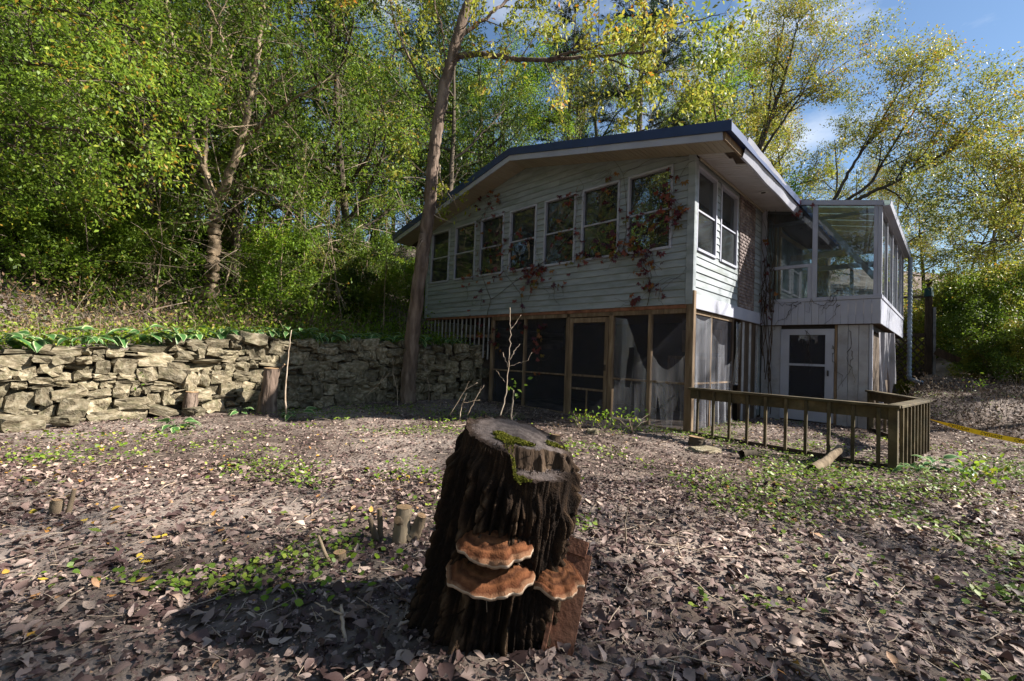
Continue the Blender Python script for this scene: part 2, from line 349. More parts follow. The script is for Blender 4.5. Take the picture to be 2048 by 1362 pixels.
def ringmat(name, stops, nscale, namp, rough=.9, bump=.5):
    """colour by the 'tint' attribute (distance from the stalk), broken up by noise"""
    m = bpy.data.materials.new(name); m.use_nodes = True; nt = m.node_tree; N = nt.nodes.new; L = nt.links.new; b = nt.nodes['Principled BSDF']
    b.inputs['Roughness'].default_value = rough; b.inputs['Specular IOR Level'].default_value = .2
    at = N('ShaderNodeAttribute'); at.attribute_name = 'tint'; tc = N('ShaderNodeTexCoord'); n = N('ShaderNodeTexNoise'); n.inputs['Scale'].default_value = nscale; n.inputs['Detail'].default_value = 8; n.inputs['Roughness'].default_value = .65
    L(tc.outputs['Object'], n.inputs['Vector']); ma = N('ShaderNodeMath'); ma.operation = 'MULTIPLY_ADD'; ma.inputs[1].default_value = namp; L(n.outputs[0], ma.inputs[0]); L(at.outputs['Fac'], ma.inputs[2])
    r = _ramp(nt, stops); L(ma.outputs[0], r.inputs[0]); L(r.outputs[0], b.inputs['Base Color'])
    bn = N('ShaderNodeTexNoise'); bn.inputs['Scale'].default_value = nscale * 5; bn.inputs['Detail'].default_value = 6; L(tc.outputs['Object'], bn.inputs['Vector'])
    bp = N('ShaderNodeBump'); bp.inputs['Strength'].default_value = bump; bp.inputs['Distance'].default_value = .01; L(bn.outputs[0], bp.inputs['Height']); L(bp.outputs[0], b.inputs['Normal'])
    return m
M['fungtop'] = ringmat('fungus_top', [(.0, (.03, .015, .009)), (.20, (.07, .030, .015)), (.34, (.155, .064, .028)), (.41, (.055, .020, .009)), (.49, (.185, .075, .032)), (.57, (.065, .023, .010)), (.66, (.21, .084, .036)), (.75, (.07, .025, .011)), (.85, (.20, .075, .031)), (.94, (.11, .036, .015)), (1.0, (.26, .13, .07))], 34., .2)
M['stumptop'] = ringmat('weathered_cut_wood', [(0, (.035, .025, .022)), (.1, (.11, .088, .08)), (.17, (.06, .046, .042)), (.25, (.13, .105, .097)), (.33, (.07, .055, .05)), (.42, (.14, .115, .106)), (.5, (.075, .06, .055)), (.6, (.15, .12, .112)), (.7, (.08, .062, .055)), (.8, (.14, .11, .10)), (.9, (.06, .042, .034)), (1, (.03, .018, .012))], 40., .25, .9, 1.0)
M['bark_stump'] = ringmat('stump_bark', [(.0, (.006, .004, .003)), (.30, (.018, .010, .006)), (.52, (.048, .028, .016)), (.75, (.10, .063, .038)), (1.0, (.20, .14, .09))], 30., .55, .95, .9)
M['lf_brush_shade'] = leafmat('shade_dark_brush_leaf', [(0, (.025, .018, .014)), (.6, (.07, .05, .038)), (1, (.15, .11, .07))], .15, .8)  # darker version of the dry leaf, the bank's shade put into its colour
M['fungrim'] = pmat('fungus_rim', [(.3, (.36, .24, .16)), (.7, (.56, .44, .34))], 20., 4, .8, .2)
M['rustblock'] = pmat('red_brown_block', [(.3, (.12, .048, .028)), (.7, (.27, .125, .075))], 9., 8, .9, .5, 40)
M['tape'] = pmat('yellow_tape', [(.3, (.75, .50, .01)), (.7, (.85, .60, .02))], 3., 3, .45, .02)
M['ink'] = pmat('black_ink', [(.3, (.012, .012, .012)), (.7, (.02, .02, .02))], 3., 3, .5, 0)
M['tarp'] = pmat('grey_tarp', [(.3, (.15, .145, .16)), (.7, (.33, .32, .36))], 3., 6, .7, .3, 12, dirt=((.08, .06, .05), .7, 3.))
M['pipe'] = pmat('pale_blue_pipe', [(.3, (.15, .19, .25)), (.7, (.21, .26, .32))], 3., 4, .5, .1, dirt=((.2, .2, .2), .4, 4.))
M['teal'] = pmat('teal_paint', [(.3, (.008, .04, .05)), (.7, (.015, .065, .075))], 3., 4, .6, .1)
M['lampwhite'] = pmat('lamp_trim', [(.3, (.4, .39, .36)), (.7, (.5, .48, .45))], 3., 3, .5, 0)
# foliage
M['lf_green'] = leafmat('leaf_green', [(0, (.048, .088, .010)), (.4, (.102, .168, .017)), (.75, (.185, .27, .027)), (.96, (.29, .32, .035)), (1, (.34, .21, .03))], .5)
M['lf_lime'] = leafmat('leaf_lime', [(0, (.08, .15, .012)), (.45, (.16, .27, .022)), (.85, (.26, .37, .032)), (1, (.40, .36, .035))], .5)
M['lf_dark'] = leafmat('leaf_dark', [(0, (.022, .042, .008)), (.6, (.06, .095, .012)), (.9, (.13, .16, .02)), (1, (.20, .18, .03))], .35)
M['lf_yellow'] = leafmat('leaf_yellow', [(0, (.12, .16, .02)), (.4, (.23, .25, .03)), (.75, (.36, .33, .05)), (.95, (.42, .28, .04)), (1, (.42, .16, .02))], .45)
M['lf_olive'] = leafmat('leaf_olive', [(0, (.09, .12, .018)), (.5, (.19, .22, .03)), (.85, (.30, .28, .045)), (1, (.36, .23, .04))], .40)
M['lf_pine'] = leafmat('needle', [(0, (.012, .028, .014)), (.6, (.03, .055, .02)), (.9, (.07, .085, .03)), (1, (.20, .14, .05))], .2)
M['lf_red'] = leafmat('leaf_red', [(0, (.09, .05, .012)), (.3, (.22, .05, .018)), (.6, (.26, .04, .03)), (.85, (.30, .10, .02)), (1, (.18, .15, .02))], .35)
M['lf_creeper'] = leafmat('creeper_leaf', [(0, (.06, .014, .024)), (.35, (.13, .022, .028)), (.62, (.19, .04, .022)), (.82, (.22, .09, .018)), (1, (.08, .09, .015))], .35, .45, .25, use_obj=True)
M['lf_ground'] = leafmat('low_green', [(0, (.08, .14, .02)), (.6, (.15, .23, .03)), (1, (.27, .32, .05))], .3)
M['lf_hosta'] = leafmat('hosta_leaf', [(0, (.05, .13, .035)), (.45, (.07, .17, .05)), (.75, (.30, .40, .16)), (1, (.62, .66, .42))], .3, .4, .2)
M['lf_dry'] = leafmat('dry_weed', [(0, (.06, .036, .022)), (.45, (.14, .085, .052)), (.72, (.25, .175, .095)), (.85, (.16, .19, .035)), (1, (.22, .27, .04))], .25, .8)
M['litter'] = leafmat('fallen_leaves', [(0, (.035, .020, .019)), (.22, (.10, .060, .055)), (.48, (.215, .150, .128)), (.76, (.39, .295, .255)), (.90, (.50, .38, .30)), (.95, (.40, .18, .05)), (.985, (.45, .33, .04)), (1, (.13, .17, .03))], .12, .6, 0.0, .3)

# ------------------------------------------------------------------ ground
def axis_coords(lo, hi, f0, f1, step):
    fine = np.arange(f0, f1 + 1e-6, step); out = [fine]
    s = step; p = f1; r_ = []
    while p < hi: s *= 1.13; p += s; r_.append(p)
    s = step; p = f0; l_ = []
    while p > lo: s *= 1.13; p -= s; l_.append(p)
    return np.concatenate([np.array(l_[::-1]), fine, np.array(r_)])
gx = axis_coords(-400, 400, -9.0, 9.0, .10); gy = axis_coords(-60, 600, 0.6, 14.0, .10)
GX, GY = np.meshgrid(gx, gy, indexing='ij')
GZ = ground_z(GX, GY)
nx_, ny_ = GX.shape
idx = np.arange(nx_ * ny_).reshape(nx_, ny_)
gq = np.stack([idx[:-1, :-1], idx[1:, :-1], idx[1:, 1:], idx[:-1, 1:]], -1).reshape(-1, 4)
gro = ob('ground', mk('ground', np.stack([GX, GY, GZ], -1).reshape(-1, 3), gq, True), M['soil'])
gro['kind'] = 'structure'
# ------------------------------------------------------------------ the house
house = empty('house', HC, -YAW)
tag(house, 'pale sided hillside house with blue roof, screened porch and glass sunroom', 'house')
rng = np.random.default_rng(11)
XL = -8.18
def zs(x):
    a = -x; return 4.835 + .22 * a if a <= 4.13 else 5.744 - .228 * (a - 4.13)
longw = lambda u, o, z: (u, -o, z)
sidew = lambda u, o, z: (o, u, z)
def mprism(name, pts, mapf, mat, parent):
    """8 points (u,out,z): four inner then four outer, in the same turn"""
    me = mk(name, [mapf(*p) for p in pts], BOXF)
    bm = bmesh.new(); bm.from_mesh(me); bmesh.ops.recalc_face_normals(bm, faces=bm.faces); bm.to_mesh(me); bm.free()
    return ob(name, me, mat, parent)
def mbox(name, u0, u1, o0, o1, z0, z1, mapf, mat, parent, bev=.004):
    a = mapf(u0, o0, z0); b = mapf(u1, o1, z1)
    return box(name, min(a[0], b[0]), max(a[0], b[0]), min(a[1], b[1]), max(a[1], b[1]), min(a[2], b[2]), max(a[2], b[2]), mat, parent, bev)
def multibox(name, L_, mat, parent):
    v = []; f = []
    for bx in L_:
        k = len(v); v += boxv(*bx); f += [tuple(i + k for i in q) for q in BOXF]
    return ob(name, mk(name, v, f), mat, parent)
def lap(u0b, u1b, u0t, u1t, z0, z1, c0, c1, mapf, parent):
    off = lambda z: .006 + .019 * (c1 - z) / (c1 - c0)
    j = rng.normal(0, .0012); g = .0015
    o0, o1 = off(z0) + j, off(z1) + j
    mprism('siding_board', [(u0b, 0, z0 + g), (u1b, 0, z0 + g), (u1t, 0, z1), (u0t, 0, z1), (u0b, o0, z0 + g), (u1b, o0, z0 + g), (u1t, o1, z1), (u0t, o1, z1)], mapf, M['siding'], parent)

WIN = [(-.84, .92), (-1.94, .92), (-3.01, .90), (-4.15, .90), (-5.27, .92), (-6.37, .92), (-7.53, .92)]   # centre, width
WZ0, WZ1 = 3.235, 4.775
def courses(zlo, zhi, pitch, cuts):
    c = zlo
    while c < zhi - .01:
        c1 = c + pitch; lv = [c] + [z for z in cuts if c + .004 < z < c1 - .004] + [min(c1, zhi)]
        for p, q in zip(lv[:-1], lv[1:]): yield p, q, c, c1
        c = c1
for p, q, c0, c1 in courses(2.205, 5.72, .1357, [WZ0, WZ1]):
    mid = (p + q) / 2
    def lim(z):
        if z <= 4.83: return XL + .09, -.10
        l = -(4.13 + (5.744 - z) / .228) + .004; r_ = -((z - 4.835) / .22) - .004
        return max(l, XL + .09), min(r_, -.10)
    (bl, br), (tl, tr) = lim(p), lim(min(q, 5.735))
    if br - bl < .15: continue
    if WZ0 - .001 < mid < WZ1 + .001:
        edges = [bl] + [e for cx, w_ in sorted(WIN) for e in (cx - w_ / 2, cx + w_ / 2)] + [br]
        for e0, e1 in zip(edges[::2], edges[1::2]):
            if e1 - e0 > .03: lap(e0, e1, e0, e1, p, q, c0, c1, longw, house)
    else:
        # long courses are two lengths butted end to end
        jx = bl + (br - bl) * rng.uniform(.3, .7)
        lap(bl, jx - .001, tl, jx - .001, p, q, c0, c1, longw, house); lap(jx + .001, br, jx + .001, tr, p, q, c0, c1, longw, house)
WIN2 = [(.54, .92), (1.67, .94)]; W2Z0, W2Z1 = 3.165, 4.68
for p, q, c0, c1 in courses(2.385, 4.83, .1357, [W2Z0, W2Z1]):
    mid = (p + q) / 2; segs = [(.10, 2.24)]
    if W2Z0 < mid < W2Z1:
        segs = []; e = [.10] + [k for cx, w_ in WIN2 for k in (cx - w_ / 2, cx + w_ / 2)] + [2.24]
        segs = [(a, b) for a, b in zip(e[::2], e[1::2]) if b - a > .02]
    for a, b in segs + [(3.32, 3.80)]:
        lap(a, b, a, b, p, q, c0, c1, sidew, house)
# solid wall behind the boards
mb_ = [(XL, 0, .002, .10, 2.205, WZ0)]
e = [XL] + [k for cx, w_ in sorted(WIN) for k in (cx - w_ / 2, cx + w_ / 2)] + [0]
for a, b in zip(e[::2], e[1::2]): mb_.append((a, b, .002, .10, WZ0, WZ1))
mb_.append((XL, 0, .002, .10, WZ1, 4.80))
mb_ += [(-.10, -.002, .10, 3.84, 2.205, W2Z0), (-.10, -.002, .10, 3.84, W2Z1, 4.80)]
e = [.10] + [k for cx, w_ in WIN2 for k in (cx - w_ / 2, cx + w_ / 2)] + [3.84]
for a, b in zip(e[::2], e[1::2]): mb_.append((-.10, -.002, a, b, W2Z0, W2Z1))
mb_ += [(XL, XL + .1, .10, 9.0, 2.205, 4.80), (XL, -.1, 8.9, 9.0, 2.205, 4.80), (-.10, -.002, 3.84, 8.9, 0.0, 4.80)]
multibox('wall', mb_, M['siding'], house)
prism('gable_wall', [(XL, 4.802), (0, 4.802), (0, 4.83), (-4.13, 5.74), (XL, 4.82)], 'y', .002, .10, M['siding'], house)
multibox('floor', [(XL + .02, -.02, .02, 8.98, 2.14, 2.20)], M['darkwood'], house)
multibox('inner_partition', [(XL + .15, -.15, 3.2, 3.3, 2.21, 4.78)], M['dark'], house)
box('corner_trim', -.098, .034, -.034, -.002, 2.20, 4.86, M['siding'], house); box('corner_trim', .001, .034, 0, .098, 2.38, 4.80, M['siding'], house)
box('corner_trim', XL - .02, XL + .088, -.03, -.001, 2.20, 4.84, M['siding'], house)
box('band_board', .004, .05, .02, 3.84, 2.13, 2.383, M['white'], house)
box('header_beam', -5.15, -.06, .0, .09, 2.05, 2.135, M['oldwood'], house); box('sill_beam', -8.1, -.06, -.01, .02, 2.137, 2.204, M['rustblock'], house)

def window(cx, w_, z0, z1, mapf, blind=None):
    c = .045; u0, u1 = cx - w_ / 2, cx + w_ / 2
    L_ = []
    def B(a, b, o0, o1, p, q):
        s = mapf(a, o0, p); t = mapf(b, o1, q); L_.append((min(s[0], t[0]), max(s[0], t[0]), min(s[1], t[1]), max(s[1], t[1]), p, q))
    B(u0, u0 + c, -.085, .034, z0, z1); B(u1 - c, u1, -.085, .034, z0, z1); B(u0 + c, u1 - c, -.085, .036, z1 - c, z1); B(u0 + c, u1 - c, -.085, .05, z0, z0 + c)
    fr = multibox('window', L_, M['white'], house)
    zm = (z0 + z1) / 2 - .02
    mbox('meeting_rail', u0 + c, u1 - c, -.045, .012, zm - .018, zm + .018, mapf, M['white'], fr)
    mbox('pane', u0 + c, u1 - c, -.04, -.036, zm + .018, z1 - c, mapf, M['glass'], fr, 0)
    mbox('pane', u0 + c, u1 - c, -.015, -.011, z0 + c, zm - .018, mapf, M['glass'], fr, 0)
    if blind:
        mbox('blind', u0 + c, u1 - c, -.10, -.095, blind[0], blind[1], mapf, M['blind'], fr, 0)
    return fr
for k, (cx, w_) in enumerate(WIN): window(cx, w_, WZ0, WZ1, longw)
window(*WIN2[0], W2Z0, W2Z1, sidew, (3.3, 4.1)); window(*WIN2[1], W2Z0, W2Z1, sidew, (3.3, 3.95))

# brick chimney breast in the side wall
multibox('mortar_bed', [(-.002, .022, 2.27, 3.28, 2.385, 4.78)], M['mortar'], house)
bv = []; bq = []; bt = []
mbk = MB()
z = 2.39; row = 0
while z < 4.73:
    y = 2.275 - (.105 if row % 2 else 0)
    while y < 3.275:
        a, b = max(y, 2.275), min(y + .20, 3.275)
        if b - a > .03:
            o = .036 + rng.normal(0, .003)
            mbk.add(boxv(.02, o, a, b, z, z + .062), np.array(BOXF), rng.random())
        y += .21
    z += .073; row += 1
br = ob('brickwork', mbk.mesh('brickwork'), M['brick'], house); br['kind'] = 'stuff'

# roof, soffits and fascias
XR, XLE, Y0, Y1 = .80, -9.32, -.58, 9.6
def slab(o0, o1, x0, x1): return [(x0, zs(x0) + o0), (x1, zs(x1) + o0), (x1, zs(x1) + o1), (x0, zs(x0) + o1)]
prism('roof_slope', slab(.125, .265, -4.13, XR), 'y', Y0, Y1, M['blue'], house)
prism('roof_slope', slab(.125, .265, XLE, -4.13), 'y', Y0, Y1, M['blue'], house)
prism('roof_deck', slab(.03, .122, -4.13, .66), 'y', -.55, Y1 - .02, M['darkwood'], house); prism('roof_deck', slab(.03, .122, -9.25, -4.13), 'y', -.55, Y1 - .02, M['darkwood'], house)
prism('drip_edge', slab(.115, .285, -4.13, XR + .01), 'y', Y0 - .018, Y0 - .002, M['blue'], house); prism('drip_edge', slab(.115, .285, XLE - .01, -4.13), 'y', Y0 - .018, Y0 - .002, M['blue'], house)
for xa, xb in ((-4.13, -1.9), (-1.9, .67), (-6.6, -4.13), (-9.27, -6.6)):
    prism('rake_fascia', slab(-.012, .113, xa + .002, xb - .002), 'y', -.578, -.553, M['white'], house)
x = .66
while x > -9.2:
    x0 = max(x - .30, -9.25)
    if x0 < -4.13 < x: x0 = -4.13
    prism('soffit_panel', slab(.0, .022, x0 + .004, x - .004), 'y', -.55, -.004, M['soffit'], house)
    for gxx in np.linspace(x0, x, 4)[1:-1] if x - x0 > .2 else []:
        prism('soffit_rib', slab(-.006, .001, gxx - .006, gxx + .006), 'y', -.55, -.04, M['soffit'], house)
    x = x0
y = .0; k = 0
while y < 4.05:
    y1 = min(y + .30, 4.1)
    xe = .655
    if y < .55: xe = .50 + .06 * k + rng.uniform(-.03, .03)
    v = [(.04, y + .004), (xe, y + .004), (xe + rng.uniform(-.05, .02) if y < .55 else xe, y1 - .004), (.04, y1 - .004)]
    me = mk('soffit_panel', [(a, b, zs(a)) for a, b in v] + [(a, b, zs(a) + .02) for a, b in v], BOXF); ob('soffit_panel', me, M['soffit2'], house)
    for t in (1 / 3, 2 / 3):
        yy = y + (y1 - y) * t
        me = mk('soffit_rib', [(a, b, zs(a) + c) for c in (-.006, .001) for a, b in ((.04, yy - .006), (xe - .02, yy - .006), (xe - .02, yy + .006), (.04, yy + .006))], BOXF); ob('soffit_rib', me, M['soffit2'], house)
    y = y1; k += 1
box('frieze_trim', .036, .06, .1, 3.83, 4.77, 4.822, M['soffit'], house)
# bare sub-fascia and the loose white fascia strip hanging off it
ob('sub_fascia', mk('sub_fascia', [(.661, -.55, zs(.66) - .005), (.70, -.55, zs(.66) - .005), (.70, 4.1, zs(.66) - .005), (.661, 4.1, zs(.66) - .005)] + [(.661, -.55, zs(.66) + .12), (.70, -.55, zs(.66) + .12), (.70, 4.1, zs(.66) + .12), (.661, 4.1, zs(.66) + .12)], BOXF), M['oldwood'], house)
n = 26; v = []; q = []
for i in range(n):
    t = i / (n - 1); yy = .22 + (4.25 - .22) * t
    sag = .03 * math.sin(t * 3.1) + .006 * math.sin(t * 23)
    tp = 4.955 - .10 * t - .10 * sstep(.55, .85, t) + .01 * math.sin(t * 31); bt = 4.665 - .05 * t - sag * .4 - .03 * sstep(.8, 1, t)
    xt = .825 + .008 * math.sin(t * 9) - .07 * sstep(.5, .8, t); xb = .715 + .03 * sag + .006 * math.sin(t * 14)
    v += [(xt, yy - .06 * (1 - t), tp), (xb, yy, bt), (xb - .035, yy, bt - .004), (xt - .006, yy - .06 * (1 - t), tp - .002)]
for i in range(n - 1):
    a = i * 4; q += [(a, a + 1, a + 5, a + 4), (a + 1, a + 2, a + 6, a + 5)]
lf = ob('loose_fascia_strip', mk('loose_fascia_strip', v, q), M['white'], house); lf['label'] = 'bent white metal fascia strip hanging loose from the eave'
so = lf.modifiers.new('thick', 'SOLIDIFY'); so.thickness = .004
# recessed lamp
bm = bmesh.new(); bmesh.ops.create_cone(bm, cap_ends=True, segments=20, radius1=.085, radius2=.07, depth=.02, matrix=Matrix.Translation((.47, 2.25, zs(.47) - .012)))
me = bpy.data.meshes.new('soffit_lamp'); bm.to_mesh(me); bm.free(); sl = ob('soffit_lamp', me, M['lampwhite'], house)
bm = bmesh.new(); bmesh.ops.create_cone(bm, cap_ends=True, segments=16, radius1=.045, radius2=.045, depth=.01, matrix=Matrix.Translation((.47, 2.25, zs(.47) - .024)))
me = bpy.data.meshes.new('lamp_well'); bm.to_mesh(me); bm.free(); ob('lamp_well', me, M['dark'], sl)

# ---- screened porch below
def post(x, y, w_=.09, z0=-.12, z1=2.13, mat='oldwood', d=.09): return box('porch_post', x - w_ / 2, x + w_ / 2, y - d / 2, y + d / 2, z0, z1, M[mat], house, .006)
cp = box('porch_post', -.075, .06, -.03, .075, -.15, 2.44, M['oldwood'], house, .008)
pl = [-.77, -1.56, -2.63, -2.80, -3.98, -5.12]
post(-.77, .045, .065); post(-1.60, .045, .10); post(-2.68, .045, .11, z1=2.36); post(-3.98, .045, .05); post(-5.12, .045, .09)
spans = [(-.737, -.075), (-1.55, -.803), (-3.955, -2.735), (-5.075, -4.005)]
for a, b in spans:
    box('porch_rail', a, b, .02, .06, .79, .825, M['oldwood'], house); box('porch_plate', a, b, .02, .075, -.06, .0, M['oldwood'], house)
def screen(name, x0, x1, z0, z1, y, parent, mat='screen'):
    n = 6; me = mk(name, [(x0 + (x1 - x0) * i / n, y + rng.normal(0, .004), z) for z in (z0, z1) for i in range(n + 1)], [(i, i + 1, i + n + 2, i + n + 1) for i in range(n)])
    return ob(name, me, M[mat], parent)
for a, b in spans: screen('screen', a, b, .0, 2.05, .048, house)
# screen door
dr = empty('screen_door'); dr.parent = house
dx0, dx1 = -2.62, -1.655
box('door_stile', dx0, dx0 + .07, -.01, .03, -.05, 2.03, M['oldwood'], dr); box('door_stile', dx1 - .085, dx1, -.01, .03, -.05, 2.03, M['oldwood'], dr)
for z0, z1 in ((1.93, 2.03), (.80, .84), (.52, .56), (-.05, .03)): box('door_rail', dx0 + .071, dx1 - .086, -.008, .027, z0, z1, M['oldwood'], dr)
box('door_mullion', -2.16, -2.125, -.006, .025, .031, .519, M['oldwood'], dr)
screen('screen', dx0 + .07, dx1 - .085, .03, 1.93, .012, dr)
multibox('handle', [(dx1 - .06, dx1 - .035, -.045, -.011, .95, 1.07)], M['darkwood'], dr)
# right-hand return of the porch
for y, w_ in ((.96, .045), (2.12, .08), (2.65, .07)): box('porch_post', -.06, -.005, y - w_ / 2, y + w_ / 2, -.12, 2.12, M['oldwood'] if y < 2 else M['darkwood'], house)
for a, b in ((.08, .935), (.985, 2.08)):
    box('porch_rail', -.05, -.015, a, b, .79, .825, M['oldwood'], house)
    me = mk('screen', [(-.03, a + (b - a) * i / 4, z_) for z_ in (-.05, 2.1) for i in range(5)], [(i, i + 1, i + 6, i + 5) for i in range(4)]); ob('screen', me, M['screen'], house)
box('porch_rail', -.05, -.012, .08, 2.1, 2.05, 2.12, M['oldwood'], house)
# porch inside: back wall, a shelf cabinet, dark side
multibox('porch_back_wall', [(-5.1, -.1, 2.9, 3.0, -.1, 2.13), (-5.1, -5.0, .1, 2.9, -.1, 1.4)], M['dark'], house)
multibox('porch_shelf', [(-1.5, -.4, 2.3, 2.8, 1.25, 1.32), (-1.5, -1.45, 2.3, 2.8, -.1, 1.25), (-.45, -.4, 2.3, 2.8, -.1, 1.25), (-1.4, -.5, 2.82, 2.88, 1.42, 1.95)], M['oldwood'], house)
# boards and torn sheets between porch and basement door
for i, y in enumerate(np.arange(2.72, 3.8, .155)):
    box('foundation_board', -.05 + rng.uniform(-.01, .01), -.02, y, y + .15, -.1, 2.12, M['darkwood' if i % 3 else 'greywood'], house)

def drape(name, P0, P1, z0, z1, out, folds, amp, mat, nx=60, nz=44, tear=None, sag=0., seed=0, parent=None, notch=None):
    """hanging sheet between two plan points with vertical folds; tear(t, s) -> True drops a cell"""
    rg = np.random.default_rng(seed); ph = rg.uniform(0, 6.28, 4)
    P0 = np.array(P0, float); P1 = np.array(P1, float); d = P1 - P0; nrm = np.array([d[1], -d[0]]); nrm /= np.linalg.norm(nrm)
    v = []; q = []
    for j in range(nz + 1):
        s = j / nz
        for i in range(nx + 1):
            t = i / nx; tt = t + .03 * math.sin(s * 7 + ph[0] + t * 5)
            o = out + amp * (1 - .6 * s) * (math.sin(tt * folds * 6.28 + ph[1] + 2 * s) + .5 * math.sin(tt * folds * 15 + ph[2]))
            zz = z0 + (z1 - z0) * s - sag * math.sin(t * math.pi) * s
            p = P0 + d * tt + nrm * o; v.append((p[0], p[1], zz))
    for j in range(nz):
        for i in range(nx):
            if tear and tear((i + .5) / nx, (j + .5) / nz): continue
            a = j * (nx + 1) + i; q.append((a, a + 1, a + nx + 2, a + nx + 1))
    return ob(name, mk(name, v, q, True), M[mat], parent or house)
drape('plastic_sheet', (-.74, .035), (-.09, .035), -.02, 1.32, .02, 2.5, .03, 'plastic', sag=.28, seed=3, tear=lambda t, s: (abs(t - .28) < .16 * (1 - s * 1.9) and s < .5) or (abs(t - .82) < .12 * (1 - s * 1.7) and s < .55))
drape('plastic_sheet', (-1.53, .035), (-.81, .035), -.02, 2.02, .02, 2.0, .035, 'plastic', sag=.05, seed=4, tear=lambda t, s: (abs(t - .45 - .1 * s) < .07 and .35 < s < .72) or t > 1.0 - .75 * max(0, s - .45) * 1.6)
drape('plastic_sheet', (-.012, .09), (-.012, .93), .0, 2.05, .012, 2.2, .03, 'plastic', sag=.1, seed=5, tear=lambda t, s: (abs(t - .85) < .1 * (1 - s * 2) and s < .4))
drape('plastic_sheet', (-.012, 1.0), (-.012, 2.04), .0, 1.8, .012, 3, .03, 'plastic', sag=.25, seed=6, tear=lambda t, s: t > .6 and s > .7)
drape('plastic_sheet', (.02, 2.10), (.02, 2.32), .75, 2.05, .03, 1, .04, 'plastic', nx=8, seed=7)
drape('plastic_sheet', (.02, 3.45), (.02, 3.62), .2, 2.0, .03, 1, .03, 'plastic', nx=8, seed=8)
# lattice slats closing the crawl space above the retaining wall
for i, x in enumerate(np.arange(-8.10, -5.3, .185)):
    box('lattice_slat', x, x + .05, .03, .05, 1.50 - .45 * sstep(-6.6, -5.3, x), 2.137, M['greywood'], house)
box('lattice_rail', -8.12, -5.2, .052, .075, 1.62, 1.70, M['oldwood'], house)

# ---- basement wall and door under the sunroom
BY = 3.93
for a, b in ((.03, .23), (.235, .425), (1.485, 1.665), (1.67, 1.84), (1.845, 2.01)):
    box('wall_panel', a, b, BY, BY + .06, -.15, 2.10, M['panel'], house, .006)
box('corner_post', 2.015, 2.07, BY - .01, BY + .06, -.15, 2.10, M['white'], house); box('door_jamb', 1.44, 1.482, BY - .03, BY + .05, -.15, 2.10, M['oldwood'], house)
multibox('basement_side_wall', [(1.95, 2.0, BY + .07, 9.0, -.2, 2.10)], M['darkwood'], house)
dd = multibox('door', [(.43, .60, BY - .02, BY + .03, .0, 2.02), (1.275, 1.435, BY - .02, BY + .03, .0, 2.02), (.60, 1.275, BY - .02, BY + .03, 1.89, 2.02), (.60, 1.275, BY - .02, BY + .03, 1.20, 1.25), (.60, 1.275, BY - .02, BY + .03, 0, .46)], M['white'], house)
multibox('screen', [(.60, 1.275, BY + .001, BY + .006, .46, 1.20)], M['screen'], dd); multibox('screen', [(.60, 1.275, BY + .001, BY + .006, 1.25, 1.89)], M['screen'], dd)
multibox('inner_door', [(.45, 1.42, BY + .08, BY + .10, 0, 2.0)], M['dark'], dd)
multibox('handle', [(1.32, 1.345, BY - .06, BY - .021, 1.0, 1.12)], M['dark'], dd)
drape('torn_paper', (.78, BY - .004), (1.14, BY - .004), 1.70, 1.90, .003, 2, .006, 'plastic', nx=12, nz=4, seed=12, parent=dd, tear=lambda t, s: s < .6 * abs(math.sin(t * 7)))

# ---- sunroom
sr = empty('sunroom'); sr.parent = house
SY, SX, SYE = 3.84, 2.20, 9.45
top = lambda x: zs(x) + .20
def skew(name, x0, x1, lo, hi, y0, y1, mat, parent):
    return prism(name, [(x0, lo(x0)), (x1, lo(x1)), (x1, hi(x1)), (x0, hi(x0))], 'y', y0, y1, M[mat], parent)
for i in range(17):
    x0 = .01 + i * (SX - .02) / 17; box('skirt_board', x0, x0 + (SX - .02) / 17 - .003, SY - .02, SY, 2.11, 2.615, M['white'], sr, .004)
for i in range(12):
    y0 = SY + i * (SYE - SY) / 12; box('skirt_board', SX - .02, SX + .002, y0 + (.001 if i else -.019), y0 + (SYE - SY) / 12 - .003, 2.11, 2.615, M['white'], sr, .004)
box('sill', -.0, SX + .02, SY - .035, SY + .06, 2.62, 2.70, M['white'], sr); box('sill', SX - .06, SX + .02, SY + .062, SYE, 2.62, 2.70, M['white'], sr)
skew('frame_post', .02, .12, lambda x: 2.701, lambda x: top(x) - .055, SY - .02, SY + .05, 'white', sr)
skew('frame_post', 1.03, 1.12, lambda x: 2.701, lambda x: top(x) - .055, SY - .025, SY + .05, 'white', sr)
skew('frame_post', 2.08, 2.14, lambda x: 2.701, lambda x: top(x) - .055, SY - .025, SY + .05, 'white', sr); skew('frame_post', 2.144, 2.21, lambda x: 2.701, lambda x: top(x) - .055, SY - .02, SY + .05, 'white', sr)
skew('rake_frame', .0, 2.23, lambda x: top(x) - .052, lambda x: top(x) + .05, SY - .05, SY + .05, 'white', sr)
for a, b in ((.121, 1.029), (1.121, 2.079)): box('cross_frame', a, b, SY + .02, SY + .055, 4.40, 4.475, M['white'], sr)
box('cross_frame', .121, 1.029, SY - .015, SY + .045, 3.39, 3.46, M['white'], sr); box('cross_frame', .121, .19, SY - .01, SY + .04, 2.701, 3.389, M['white'], sr); box('cross_frame', .945, 1.029, SY - .01, SY + .04, 2.701, 3.389, M['white'], sr)
skew('pane', .121, 1.029, lambda x: 3.462, lambda x: top(x) - .055, SY + .006, SY + .010, 'sunglass', sr)
skew('pane', 1.121, 2.079, lambda x: 2.702, lambda x: top(x) - .055, SY + .006, SY + .010, 'sunglass', sr)
box('pane', .191, .944, SY + .006, SY + .010, 2.702, 3.388, M['sunglass'], sr, 0)
ys = [SY + .06, SY + 1.2, SY + 2.4, SY + 3.6, SY + 4.8, SYE]
